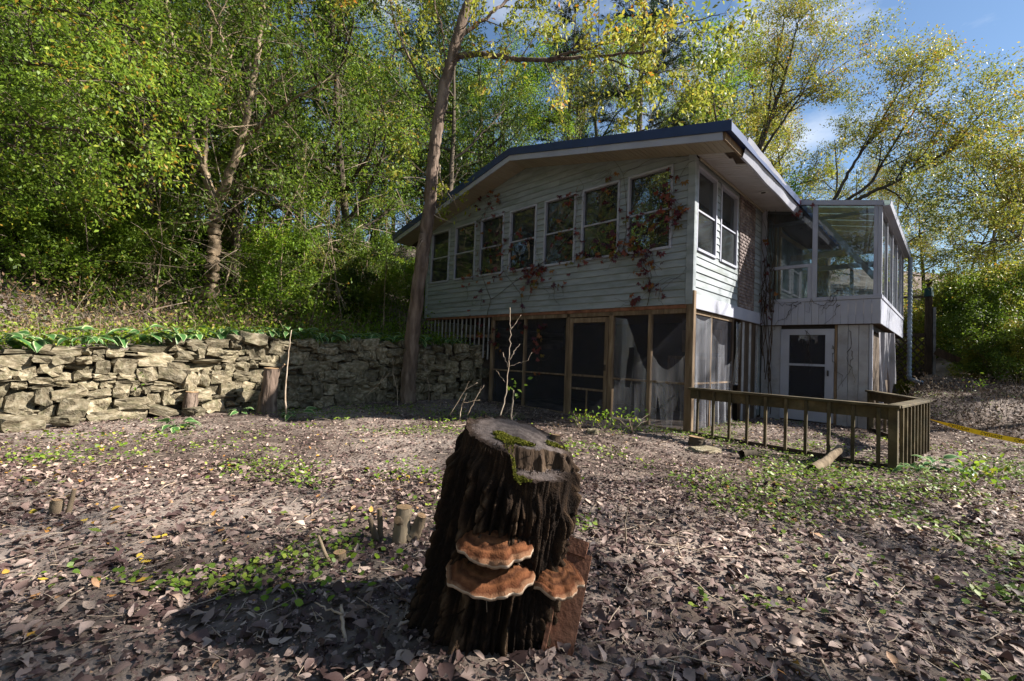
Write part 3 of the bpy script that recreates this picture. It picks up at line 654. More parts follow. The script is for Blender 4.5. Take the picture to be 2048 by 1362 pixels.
for i, y in enumerate(ys[1:]): box('frame_post', SX - .05, SX + .0, y - .04, y + .02, 2.701, 4.44, M['white'], sr)
for a, b in zip(ys[:-1], ys[1:]): box('pane', SX - .03, SX - .026, a + .021, b - .041, 2.702, 4.44, M['sunglass'], sr, 0)
box('eave_beam', SX - .06, SX + .02, SY + .06, SYE, 4.441, 4.53, M['white'], sr)
gt = prism('gutter', [(SX + .02, 4.47), (SX + .13, 4.47), (SX + .15, 4.57), (SX + .14, 4.57), (SX + .122, 4.482), (SX + .03, 4.482), (SX + .03, 4.56), (SX + .02, 4.56)], 'y', SY - .05, SYE + .1, M['white'], sr)
box('back_frame', .0, SX - .06, SYE, SYE + .05, 2.11, 2.75, M['panel'], sr); box('back_frame', .0, SX - .06, SYE, SYE + .05, 4.3, 4.45, M['white'], sr)
multibox('floor', [(.0, SX - .03, SY + .02, SYE, 2.10, 2.16)], M['darkwood'], sr)
# ribbed roof sheet and rafters
yy = np.linspace(SY - .02, SYE + .05, 181); rib = .012 * np.sign(np.sin(yy * 21)) ; v = []
for x in (.70, 2.36):
    for a, b in zip(yy, rib): v.append((x, a, top(x) + .065 + b))
n = len(yy); ob('roof_sheet', mk('roof_sheet', v, [(i, i + 1, n + i + 1, n + i) for i in range(n - 1)]), M['poly'], sr)
for y in np.arange(SY + .55, SYE, .60): skew('rafter', .0, 2.14, lambda x: top(x) - .07, lambda x: top(x) + .045, y, y + .045, 'pine_stud', sr)
beam('brace', (1.12, SY + .35, 4.50), (2.05, SY + .5, 3.12), .11, .035, M['blind'], sr, (0, 1, 0)); beam('brace', (.28, SY + .45, 4.35), (.95, SY + .5, 3.75), .08, .04, M['pine_stud'], sr, (0, 1, 0))
for x, z1 in ((.26, 4.5), (.93, 3.8)): box('stud', x, x + .045, SY + .42, SY + .51, 2.17, z1, M['pine_stud'], sr)
box('stud', .20, .245, SY + .30, SY + .38, 2.17, 4.5, M['pine_stud'], sr)
box('inner_beam', .02, 2.1, SY + 2.6, SY + 2.68, 4.1, 4.25, M['pine_stud'], sr)
multibox('crate', [(1.2, 1.9, SY + 2.9, SY + 3.5, 2.17, 2.6)], M['greywood'], sr)
multibox('floor_joist', [(.02, SX - .15, SY + .14, SY + .20, 1.98, 2.095), (SX - .2, SX - .14, SY + .25, SYE - .1, 1.98, 2.095)], M['dark'], house)  # joists coloured dark to stand for the shadow under the skirt
# corrugated downspout at the far corner of the sunroom
dp = []; dr_ = []
for i in range(120):
    t = i / 119; dp.append((SX + .14, SYE + .02, 4.46 - t * 3.5)); dr_.append(.062 if i % 4 < 2 else .048)
for i in range(1, 14):
    t = i / 13; dp.append((SX + .14 + .28 * t, SYE + .02 - .25 * t, .96 - .10 * math.sin(t * 1.5))); dr_.append(.06 if i % 2 else .05)
mbp = MB(); tube(mbp, dp, dr_, 10); ob('downspout', mbp.mesh('downspout', False), M['pipe'], house)

# ------------------------------------------------------------------ railing round the basement door
rail = empty('railing', h2w(0, 0, 0), -YAW); tag(rail, 'low weathered wooden railing with balusters around the basement door', 'railing')
def run(p, q, nb, post_end=True, plate=True, h=.76):
    p = np.array(p, float); q = np.array(q, float); d = (q - p); Ln = np.linalg.norm(d); d /= Ln; s = np.array([d[1], -d[0]])
    def bx(name, t0, t1, o0, o1, z0, z1, mat='railwood'):
        v = []
        for z in (z0, z1):
            for t, o in ((t0, o0), (t1, o0), (t1, o1), (t0, o1)): c = p + d * t + s * o; v.append((c[0], c[1], z))
        me = mk(name, v, BOXF)
        bm = bmesh.new(); bm.from_mesh(me); bmesh.ops.recalc_face_normals(bm, faces=bm.faces); bmesh.ops.bevel(bm, geom=bm.edges[:], offset=.004, segments=1, affect='EDGES'); bm.to_mesh(me); bm.free()
        return ob(name, me, M[mat], rail)
    bx('top_board', -.03, Ln + .06, -.075, .075, h - .035, h)
    bx('side_board', 0.0, Ln - .03, -.012, .026, h - .185, h - .037)
    if plate: bx('bottom_plate', 0.0, Ln - .03, -.012, .026, -.06, .02, 'darkwood')
    for i in range(nb):
        t = Ln * (i + .55) / (nb + .1); j = rng.normal(0, .004)
        bx('baluster', t - .019 + j, t + .019 + j, .028, .066, -.05, h - .037 - rng.uniform(0, .01))
    if post_end: bx('post', Ln - .055, Ln + .035, -.045, .045, -.2, h - .037)
run((.08, -.10), (2.72, -.36), 10); run((2.72, -.34), (2.93, 1.75), 9); run((2.93, 1.78), (2.06, 3.80), 6)
# ------------------------------------------------------------------ dry-stone retaining wall
sw = empty('stone_wall', h2w(-5.8, -4, 0), -YAW); tag(sw, 'dry stacked limestone retaining wall below the wooded slope', 'wall')
rg = np.random.default_rng(5)
def stone_mesh(seed):
    r_ = np.random.default_rng(seed); bm = bmesh.new(); bmesh.ops.create_cube(bm, size=1)
    bmesh.ops.subdivide_edges(bm, edges=bm.edges[:], cuts=2, use_grid_fill=True)
    k = r_.normal(0, 1, 6)
    for v in bm.verts:
        c = np.array(v.co); m = np.abs(c).max(); l = np.linalg.norm(c)
        c = c * (1 - .13 * (l / .5 - 1) / .73)              # rounded corners
        c[0] += .07 * k[0] * c[2] + .05 * k[1] * c[1]; c[2] += .10 * k[2] * c[0] * abs(c[0]) + .06 * k[3] * c[0]
        c += r_.normal(0, .055, 3)
        v.co = Vector(c)
    bmesh.ops.triangulate(bm, faces=bm.faces[:])
    me = bpy.data.meshes.new('stone'); bm.to_mesh(me); bm.free(); return me
SM = [stone_mesh(100 + i) for i in range(16)]
for m_ in SM: m_.materials.append(M['stone'])
wall_org = np.array([-5.8, -4.0])
def put_stone(y, z, wd, ht, out=0.0):
    x = wall_x(y); sl = (wall_x(y + .2) - wall_x(y - .2)) / .4
    dp = rg.uniform(.30, .42)
    o = bpy.data.objects.new('stone', SM[rg.integers(16)]); COL.objects.link(o); o.parent = sw
    o.location = (x - wall_org[0] - dp * .5 + .06 + out + rg.normal(0, .035) - .06 * z, y - wall_org[1], z)
    o.rotation_euler = (rg.normal(0, .13), rg.normal(0, .09), -math.atan(sl) + rg.normal(0, .07) + (math.pi if rg.random() < .5 else 0))
    o.scale = (dp, wd * 1.02, ht * 1.06)
ns = 0
rows = 8
for r_i in range(rows):
    y = -8.95 + rg.uniform(0, .3)
    while y < .05:
        wd = rg.choice([.15, .22, .29, .36, .46], p=[.15, .25, .3, .2, .1]) * rg.uniform(.85, 1.15) * (1.15 if r_i < 2 else .90)
        wob = .05 * math.sin(y * 2.1 + r_i * 1.7) + .045 * math.sin(y * 5.3 + r_i * 2.2)
        T = wall_top(y) + .02; fr = np.array([0, .16, .30, .43, .55, .67, .78, .89, 1.0])
        z0 = -.06 + (T + .06) * fr[r_i] + (wob if r_i else 0); z1 = -.06 + (T + .06) * fr[r_i + 1] + .05 * math.sin(y * 2.1 + (r_i + 1) * 1.7) + .045 * math.sin(y * 5.3 + (r_i + 1) * 2.2)
        ht = z1 - z0
        if wd < .3 and rg.random() < .15 and ht > .16:     # two small ones on top of each other
            put_stone(y + wd / 2, z0 + ht * .27, wd, ht * .54); put_stone(y + wd / 2, z0 + ht * .77, wd * .95, ht * .46)
        else: put_stone(y + wd / 2, (z0 + z1) / 2, wd, ht)
        y += wd * .96; ns += 1
# a few tumbled stones at the foot and leaning out of line
for y, x_, s in ((-8.0, .42, .30), (-7.6, .35, .2), (-6.1, .3, .22), (-4.0, .35, .2)):
    o = bpy.data.objects.new('stone', SM[rg.integers(16)]); COL.objects.link(o); o.parent = sw
    o.location = (wall_x(y) - wall_org[0] + x_, y - wall_org[1], .05); o.scale = (s, s * 1.3, s * .6); o.rotation_euler = (0, 0, rg.uniform(0, 6))
# earth packed behind the stones
yy = np.linspace(-10.8, .1, 60); v = []
for y in yy:
    x = wall_x(y) - wall_org[0] - .20
    v += [(x, y - wall_org[1], -.2), (x - .07, y - wall_org[1], wall_top(y) - .05)]
ob('packed_earth', mk('packed_earth', v, [(2 * i, 2 * i + 2, 2 * i + 3, 2 * i + 1) for i in range(len(yy) - 1)]), M['soil'], sw)

# ------------------------------------------------------------------ the big stump
SB = np.array([-.085, 2.05, 0.0])
st = empty('tree_stump', SB); tag(st, 'large dark rotting tree stump with shelf fungi in the foreground', 'stump')
NA, NZ = 460, 170
sr_ = np.random.default_rng(21)
ang = np.linspace(0, 2 * np.pi, NA, endpoint=False)
def stump_top(x, y):
    """height of the cut: a high sloping cut behind-left, a lower ledge in front-right"""
    hi = .842 - .25 * x + .20 * y
    lo = .742 - .05 * x + .12 * y + .03 * fbm(x * 9 + 7, y * 9, 2)
    e = y + .10 - .34 * (x - .05) + .13 * fbm(x * 16 + 3, y * 16)          # > 0 : behind the break
    k = sstep(-.016, .012, e)
    z = lo * (1 - k) + hi * k
    left = sstep(-.02, -.05, x + .35 * (y + .2) + .05 * fbm(x * 20, y * 20 + 4))
    rim = sstep(.16, .26, np.sqrt(x * x + y * y))
    return z * (1 - left) + hi * left + .012 * fbm(x * 22, y * 22, 2) + rim * (.05 * fbm(x * 30 + 5, y * 30, 3) - .012)
def ring(t):
    """centre and radius (by angle) at height fraction t"""
    c = np.array([0.0 + .135 * t, -.12 * t])
    r = .255 + .02 * (1 - t) + .09 * np.exp(-t * 6.5)
    lob = 1 + .05 * np.cos(ang * 2 + .6) + .035 * np.cos(ang * 3 + 2) + (.13 * np.exp(-t * 4) * np.exp(-((ang - np.pi) ** 2) / .5)) + (.13 * np.exp(-t * 5) * np.exp(-((ang - 4.6) ** 2) / .12)) + .12 * np.exp(-t * 5) * np.exp(-((ang - .4) ** 2) / .1)
    return c, r * lob
V = []; TT = []
edge = []
for j in range(NZ + 1):
    t = j / NZ
    c, r = ring(t)
    ca, sa_ = np.cos(ang), np.sin(ang); K = 7.5
    wx = ca * K + .55 * t + .5 * fbm(ca * 3 + 4, sa_ * 3 + t * 3, 2); wy = sa_ * K - .45 * t + .5 * fbm(ca * 3 + 14, sa_ * 3 - t * 3, 2)
    ridn = np.abs(fbm(wx, wy, 2)) * 2.0
    rid = np.clip(1 - ridn * 3.2, 0, 1) ** .8                        # deep furrows between plates
    plate = fbm(ca * 11 + t * 7, sa_ * 11 + t * 9 + 5, 3)
    crack = np.clip(1 - np.abs(fbm(ca * 5 + 20 + t * 2, sa_ * 5 + t * 13, 2)) * 14, 0, 1)
    fine = fbm(ca * 46 + t * 9, sa_ * 46 + t * 12, 3)
    bark = .018 - .046 * rid + .016 * plate + .028 * fine - .022 * crack * (1 - rid)
    lost = sstep(.84, .93, t + .5 * fbm(ca * 2.5 + 3, sa_ * 2.5 + 1, 3))         # bark fallen away below the cut
    rr = r + bark * (1 - lost) - .035 * lost + .016 * lost * fbm(ca * 30, sa_ * 30 + t * 4, 2)
    x = c[0] + rr * np.cos(ang); y = c[1] + rr * np.sin(ang)
    if j == NZ: edge = np.stack([x, y], 1)
    V.append((x, y)); TT.append(np.clip(.42 - .55 * rid + .9 * plate + .7 * fine - .2 * crack, 0, .8) * (1 - lost) + lost * (.2 + .8 * fine) - .15)
H = stump_top(edge[:, 0] - .135, edge[:, 1] + .12)
vv = []
for j in range(NZ + 1):
    t = j / NZ; vv.append(np.stack([V[j][0], V[j][1], -.08 + (H + .08) * t], 1))
vv = np.concatenate(vv); i = np.arange(NZ)[:, None] * NA; j = np.arange(NA)[None, :]; j2 = (j + 1) % NA
q = np.stack([i + j, i + j2, i + NA + j2, i + NA + j], -1).reshape(-1, 4)
ob('bark', mk('bark', vv, q, False, np.concatenate(TT)), M['bark_stump'], st)
NRR = 40; tv = []; tr_ = []
cen = edge.mean(0)
for k in range(NRR + 1):
    f = k / NRR; e_ = cen + (edge - cen) * (1 - f * .995)
    zt = stump_top(e_[:, 0] - .135, e_[:, 1] + .12) + (0.0 if k == 0 else .004 * fbm(e_[:, 0] * 60, e_[:, 1] * 60, 2))
    tv.append(np.stack([e_[:, 0], e_[:, 1], zt], 1)); tr_.append(np.full(NA, 1 - f) + .10 * fbm(np.cos(ang) * 3, np.sin(ang) * 3 + f * 2, 2) - .08 - .25 * np.clip(1 - np.abs(fbm(np.cos(ang) * 8, np.sin(ang) * 8, 2)) * 22, 0, 1) * (f > .1))
tv = np.concatenate(tv); tr_ = np.concatenate(tr_); i = np.arange(NRR)[:, None] * NA
q = np.stack([i + j, i + j2, i + NA + j2, i + NA + j], -1).reshape(-1, 4)
cm = mk('cut_top', tv, q, False, tr_); cm.materials.append(M['stumptop']); cm.materials.append(M['stumpbark'])
cm.polygons.foreach_set('material_index', np.array([1 if p_.normal.z < .62 else 0 for p_ in cm.polygons], dtype=np.int32))
ob('cut_top', cm, None, st)
def stz(x, y): return float(stump_top(np.array(x - .135), np.array(y + .12)))
# moss cushions on the cut
for (mx_, my_, rx, ry, n_) in ((.095, -.185, .095, .055, 4200), (.135, -.335, .045, .022, 1000), (.29, -.10, .05, .02, 500)):
    mb = MB(); a = sr_.uniform(0, 6.28, n_); rr = np.sqrt(sr_.random(n_)) * (1 + .35 * np.sin(a * 3 + 1) + .2 * np.sin(a * 7))
    x = mx_ + rx * rr * np.cos(a) * .75; y = my_ + ry * rr * np.sin(a) * .75
    z = np.array([stz(p, q_) for p, q_ in zip(x, y)]) + sr_.uniform(0, .006, n_)
    leaves(mb, sr_, np.stack([x, y, z], 1), sr_.normal(0, 1, (n_, 3)) + [0, 0, 1.6], sr_.uniform(.006, .012, n_), .5, .3)
    o = ob('moss', mb.mesh('moss'), M['moss'], st); o['label'] = 'yellow green moss growing on the cut top'
# splinters standing along the break
mb = MB()
for _ in range(160):
    x = sr_.uniform(-.02, .33); y = -.10 - .12 + .34 * (x - .185) + sr_.normal(-.01, .016); z = stz(x, y)
    leaves(mb, sr_, [[x, y, z - .02]], [[sr_.normal(0, .3), sr_.normal(-.3, .3), 1]], sr_.uniform(.015, .05), .12, .1)
ob('splinters', mb.mesh('splinters'), M['stumpbark'], st)['kind'] = 'stuff'

# shelf fungi: fan with lobed rim, raised growth rings, pale edge
def fungus(center, face, width, depth, thick, tilt, seed, label):
    r_ = np.random.default_rng(seed); NT, NR_ = 84, 22
    th = np.linspace(-1.75, 1.75, NT); ph = r_.uniform(0, 6.28, 4)
    lob = 1 + .035 * np.sin(th * 4 + ph[0]) + .022 * np.sin(th * 9 + ph[1]) + .012 * np.sin(th * 19 + ph[2]) + r_.normal(0, .004, NT) - .07 * np.exp(-((th - .55) / .12) ** 2)
    v = []; tn = []
    for side in (1, -1):
        for k in range(NR_ + 1):
            f = k / NR_; rr = f * lob
            x = width / 2 * np.sin(th) * rr; y = -depth * (np.cos(th) * .72 + .28) * rr
            wav = (.007 * np.sin(th * 4 + ph[3]) + .003 * np.sin(th * 11 + ph[1])) * f * f
            if side > 0: z = thick * (.95 - .80 * f ** 2.6) + .0045 * np.sin(f * 40 + 1.2 * np.sin(th * 2 + ph[0])) * f ** .5 + wav + .006 * fbm(x * 22 + seed, y * 22, 2) * (1 - f * .5)
            else: z = -thick * (1.0 - .92 * f ** 1.3) * .9 + wav
            if k == NR_: z = wav + (.004 if side > 0 else -.005)
            v.append(np.stack([x, y, z], 1)); tn.append(np.full(NT, f if side > 0 else .55) + .03 * np.sin(th * 3 + ph[2]))
    v = np.concatenate(v); tn = np.concatenate(tn) - .08
    def rot(v):
        c, s = math.cos(tilt), math.sin(tilt); v = np.stack([v[:, 0], v[:, 1] * c + v[:, 2] * s, -v[:, 1] * s * -1 * -1 + v[:, 2] * c], 1) if False else np.stack([v[:, 0], v[:, 1] * c - v[:, 2] * s, v[:, 1] * s + v[:, 2] * c], 1)
        c, s = math.cos(face), math.sin(face); return np.stack([v[:, 0] * c - v[:, 1] * s, v[:, 0] * s + v[:, 1] * c, v[:, 2]], 1)
    v = rot(v) + np.array(center)
    q = []
    for side in (0, 1):
        o = side * (NR_ + 1) * NT
        for k in range(NR_):
            for a in range(NT - 1):
                p = o + k * NT + a; q.append((p, p + 1, p + NT + 1, p + NT) if side else (p, p + NT, p + NT + 1, p + 1))
    e0 = NR_ * NT; e1 = (2 * NR_ + 1) * NT
    me = mk('bracket_fungus', v, np.array(q), True, tn); fo = ob('bracket_fungus', me, M['fungtop'], st); fo['label'] = label
    rim = []
    for a in range(NT): rim += [v[e0 + a] + (v[e0 + a] - v[e0 - NT + a]) * .04 + np.array([0, 0, .0]), v[e1 + a] + (v[e0 + a] - v[e0 - NT + a]) * .03 - np.array([0, 0, .003]), v[e0 - NT + a + NT] , v[e1 - NT + a] - np.array([0, 0, .001])]
    rq = []
    for a in range(NT - 1):
        b = a * 4; rq += [(b + 2, b, b + 4, b + 6), (b, b + 1, b + 5, b + 4), (b + 1, b + 3, b + 7, b + 5)]
    ob('rim', mk('rim', rim, rq, True), M['fungrim'], fo)
fungus((.062, -.215, .470), -.10, .315, .20, .058, .24, 41, 'upper shelf fungus with dusty cinnamon brown top')
fungus((.045, -.205, .362), -.12, .365, .225, .046, .22, 42, 'wider lower shelf fungus shaded by the one above')
fungus((.270, -.165, .312), .45, .235, .18, .05, .20, 43, 'small shelf fungus low on the right of the stump')
# root flares' torn flap and a tiny seedling on the top fungus
mb = MB(); leaves(mb, sr_, [[.03, -.27, .50], [.035, -.275, .505], [.0, -.26, .49]], [[-.3, -.2, .5], [.4, -.1, .4], [-.5, .1, .3]], .03, .8, .5, lod=7, tint=np.array([.9, .8, .7])); tube(mb, [(.02, -.26, .46), (.03, -.268, .50)], .0015, 4)
ob('seedling', mb.mesh('seedling'), M['lf_ground'], st)
for k in range(4):
    p0 = np.array([[-.02, -.27, .40], [.09, -.30, .50], [.12, -.27, .53], [.02, -.32, .33]][k]); pts = [p0 + np.array([.01 * i * math.sin(k), -.004 * i, -.016 * i + .004 * math.sin(i)]) for i in range(8)]
    mb = MB(); tube(mb, pts, .0012, 4); ob('rootlet', mb.mesh('rootlet'), M['twig'], st)

# leaning reddish plank pieces beside it
blk = empty('leaning_plank', (.235, 1.80, 0)); tag(blk, 'red brown wooden plank wedged under the small fungus beside the stump', 'plank')
def slant(name, p, q, wd, th, upv, mat='rustblock'): return beam(name, p, q, wd, th, M[mat], blk, upv)
slant('board', (-.015, -.02, -.03), (.10, .19, .33), .115, .03, (-.3, -1, .3)); slant('edge_strip', (-.075, -.035, -.03), (.035, .175, .33), .016, .075, (-.3, -1, .3)); slant('end_block', (.085, .185, .32), (.105, .215, .375), .085, .05, (-.3, -1, .3))

# ------------------------------------------------------------------ cut sprouts and small stumps
def cut_log(mb, mt, pts, rad, k=12, lump=.07):
    pts = np.asarray(pts, float); t_ = np.linspace(0, 1, len(pts)); t2 = np.linspace(0, 1, 10); pts = np.stack([np.interp(t2, t_, pts[:, i_]) for i_ in range(3)], 1); rad = np.interp(t2, t_, rad)
    tube(mb, pts, rad, k, None, False, lump, sr_)
    a = np.linspace(0, 2 * np.pi, k, endpoint=False); pts = np.asarray(pts, float); d = pts[-1] - pts[-2]; d /= np.linalg.norm(d); s = np.cross(d, [0.2, 1, .1]); s /= np.linalg.norm(s); u = np.cross(s, d)
    r = rad[-1] * 1.02
    ringp = [pts[-1] + d * .002 + r * (math.cos(x) * s + math.sin(x) * u) for x in a]
    mt.append((pts[-1] + d * .004, ringp))
def small_stump(name, base, trunks, label, bark='bark', group=None, cat='stump', k=12):
    o = empty(name, base); tag(o, label, cat, group)
    for pts, rad in trunks:
        mb = MB(); mt = []; cut_log(mb, mt, pts, rad, k)
        w_ = ob('stub', mb.mesh('stub', True), M[bark], o)
        for c, ringp in mt:
            n = len(ringp); ob('cut_face', mk('cut_face', [c] + ringp, [(0, 1 + i, 1 + (i + 1) % n) for i in range(n)]), M['cutwood'], w_)
    return o
p = np.array([-.66, 2.90, 0]); p[2] = gz(p[0], p[1]) 
small_stump('sprout_stump', p, [([(0, 0, -.1), (-.005, 0, .10), (.0, .0, .215)], [.075, .055, .05]), ([(.05, 0, .02), (.085, 0, .07), (.12, -.015, .17)], [.05, .04, .03]), ([(-.01, -.03, .13), (-.02, -.055, .15), (-.022, -.075, .158)], [.03, .025, .022]),
    ([(-.15, .02, -.03), (-.155, .02, .08), (-.165, .02, .19)], [.022, .018, .016]), ([(-.155, -.02, -.03), (-.18, -.02, .05), (-.215, -.02, .14)], [.024, .02, .014])], 'small cut sprout stump with a forked stub behind the big stump', 'bark3')
def foot(x, y, dep): p = px(x, y, dep); p[2] = gz(p[0], p[1]); return p
p = foot(535, 825, 7.9); small_stump('cut_trunk', p, [([(-.02, 0, -.15), (-.02, 0, .2), (.02, 0, .5), (.04, 0, .82)], [.19, .145, .13, .125]), ([(.06, 0, .72), (.16, -.02, .78), (.27, -.02, .90)], [.03, .022, .015])], 'chest high sawn tree trunk standing before the stone wall', 'bark', k=16)
p = foot(380, 818, 7.4); small_stump('cut_trunk', p, [([(0, 0, -.1), (.0, 0, .2), (.02, 0, .40)], [.115, .10, .09])], 'knee high sawn trunk at the sunlit foot of the stone wall', 'bark', k=14)
p = foot(1393, 884, 6.55); small_stump('log_round', p, [([(0, 0, -.05), (0, 0, .06), (.005, 0, .13)], [.125, .115, .11])], 'short log round by the porch corner post', 'bark2', k=14)
p = foot(1497, 908, 5.75); small_stump('log_round', p, [([(-.10, -.02, .05), (0, 0, .05), (.10, .02, .05)], [.055, .055, .055])], 'short wood block lying in front of the railing', 'bark2', k=10)
p = foot(1640, 938, 5.25); small_stump('fallen_log', p, [([(-.12, -.05, .03), (.12, .06, .10), (.40, .22, .24)], [.055, .052, .045])], 'barkless broken log leaning against the railing', 'bark3', cat='log')
p = foot(110, 1075, 3.0); small_stump('sprout_stump', p, [([(0, 0, -.05), (0, 0, .06), (.005, 0, .10)], [.04, .035, .03]), ([(-.05, .02, -.05), (-.055, .02, .08)], [.02, .015]), ([(.07, 0, -.05), (.085, .01, .10), (.10, .01, .17)], [.018, .015, .012])], 'tiny cluster of cut shoots in the leaf litter', 'bark3')
p = foot(680, 1100, 2.55); small_stump('sprout_stump', p, [([(0, 0, -.05), (.0, 0, .05)], [.04, .035]), ([(-.02, -.03, -.03), (-.06, -.05, .05), (-.11, -.05, .16)], [.012, .01, .008])], 'low cut sprout with one bent shoot left of the big stump', 'bark3')
p = foot(1407, 898, 6.1)
o = ob('flat_stone', SM[3], None, None, p, (0, 0, .4), (.42, .30, .10)); tag(o, 'flat grey stone lying by the short log round', 'stone')
p = foot(1185, 852, 7.2)
o = ob('round_stone', SM[5], None, None, p, (0, 0, 1.4), (.24, .2, .16)); tag(o, 'pale stone among weeds in front of the screen door', 'stone')
small_stump('knot_stub', np.array([.215, 2.03, .80]), [([(0, 0, -.1), (0, 0, .02), (.002, 0, .04)], [.035, .027, .022])], 'short dark knot standing on the back rim of the big stump', 'stumpbark', cat='stub')

# ------------------------------------------------------------------ caution tape
tp = empty('caution_tape', (0, 0, 0)); tag(tp, 'yellow caution tape strung from the railing to the right', 'tape')
A_ = px(1843, 833, 7.05); B_ = px(2230, 905, 6.0)
n = 40; tv = []
def tpt(t, s):
    c = A_ * (1 - t) + B_ * t; c = c + np.array([0, 0, -.09 * 4 * t * (1 - t)])
    hw = .036 * (0.25 + .75 * sstep(0, .22, t)); an = 1.1 * (1 - sstep(0, .25, t)) + .25 + .12 * math.sin(t * 9)
    return c + np.array([0, math.sin(an) * -1, math.cos(an)]) * hw * s
ob('ribbon', mk('ribbon', [tpt(i / n, s) for i in range(n + 1) for s in (-1, 1)], [(2 * i, 2 * i + 2, 2 * i + 3, 2 * i + 1) for i in range(n)], True), M['tape'], tp)
ob('tail', mk('tail', [A_ + np.array(c) for c in ((0, 0, .0), (.0, -.004, -.03), (.10, -.01, -.10), (.11, -.006, -.07))], [(0, 1, 2, 3)]), M['tape'], tp)
def lettering(word, t0, t1):
    cu = bpy.data.curves.new('txt', 'FONT'); cu.body = word; cu.size = 1.0; cu.space_character = 1.05; cu.offset = .012
    to = bpy.data.objects.new('txt', cu); COL.objects.link(to); dg = bpy.context.evaluated_depsgraph_get(); dg.update()
    me = bpy.data.meshes.new_from_object(to.evaluated_get(dg)); bpy.data.objects.remove(to)
    co = np.array([v.co[:] for v in me.vertices]); x0, x1 = co[:, 0].min(), co[:, 0].max(); y0, y1 = co[:, 1].min(), co[:, 1].max()
    for v, c in zip(me.vertices, co):
        t = t0 + (t1 - t0) * (c[0] - x0) / (x1 - x0); s = .62 - 1.24 * (c[1] - y0) / (y1 - y0)        # seen from the back, upside down
        pnt = tpt(t, s); v.co = Vector(pnt + np.array([0, -.003, .0005]))
    ob('lettering', me, M['ink'], tp)
for t0 in (.16, .34, .52, .70): lettering('CAUTION', t0, t0 + .115)

# tarp remains hanging under the sunroom
tarp = empty('tarp', h2w(2.25, 4.2, 0), -YAW); tag(tarp, 'torn grey tarp hanging under the sunroom corner', 'tarp')
drape('tarp_sheet', (-.12, -.1), (.10, .40), .45, 1.95, .02, 2.2, .05, 'tarp', nx=30, nz=20, seed=31, parent=tarp, tear=lambda t, s: (abs(t - .52 - .12 * (s - .5)) < .05 and s < .8) or (t > .86 and s < .3))


# lattice-sided stair landing beyond the sunroom
dk = empty('stair_landing', foot(1838, 758, 14.2), -YAW + R(12)); tag(dk, 'dark lattice sided stair landing with a knobbed newel post beyond the sunroom', 'deck')
DW, DZ = 1.35, 1.45
for i in range(14):
    for s in (1, -1):
        x0 = -DW + i * .20 - (.0 if s > 0 else -0.0); a = (x0, -.03 + .012 * s, .0); b = (x0 + s * DZ * .8, -.03 + .012 * s, DZ)
        def cl(p, q):
            p = list(p); q = list(q)
            for e, f in ((p, q), (q, p)):
                for lim, sg in ((-DW, 1), (.12, -1)):
                    if (e[0] - lim) * sg < 0:
                        if (f[0] - lim) * sg <= 0: return None
                        t = (lim - e[0]) / (f[0] - e[0]); e[2] += (f[2] - e[2]) * t; e[0] = lim
            return p, q
        c_ = cl(a, b)
        if c_ and abs(c_[0][2] - c_[1][2]) > .1: beam('lattice_strip', c_[0], c_[1], .045, .01, M['darkwood'], dk, (0, 1, 0))
for i in range(6):
    x0 = -DW - .2 * (i + 1) 
    c_ = None
box('post', .13, .29, -.10, .06, -.6, 2.75, M['darkwood'], dk); box('post', .31, .38, -.08, .04, -.6, 2.4, M['greywood'], dk); box('skirt_beam', -DW, .125, -.06, .0, DZ, DZ + .12, M['darkwood'], dk)
box('hand_rail', -DW, .125, -.05, .0, 2.72, 2.78, M['darkwood'], dk); box('baluster', -.58, -.50, -.05, .01, DZ + .121, 2.719, M['darkwood'], dk)
bm = bmesh.new()
bmesh.ops.create_cone(bm, cap_ends=True, segments=14, radius1=.12, radius2=.10, depth=.28, matrix=Matrix.Translation((.21, -.02, 2.89)))
me = bpy.data.meshes.new('post_cap'); bm.to_mesh(me); bm.free(); pc = ob('post_cap', me, M['teal'], dk)
bm = bmesh.new(); bmesh.ops.create_cone(bm, cap_ends=True, segments=12, radius1=.06, radius2=.05, depth=.12, matrix=Matrix.Translation((.21, -.02, 3.09))); bmesh.ops.create_uvsphere(bm, u_segments=14, v_segments=10, radius=.10, matrix=Matrix.Translation((.21, -.02, 3.23)))
me = bpy.data.meshes.new('finial'); bm.to_mesh(me); bm.free(); ob('finial', me, M['darkwood'], pc)
beam('stair_stringer', (.35, -.2, 1.0), (2.1, -.9, -.1), .05, .22, M['darkwood'], dk)
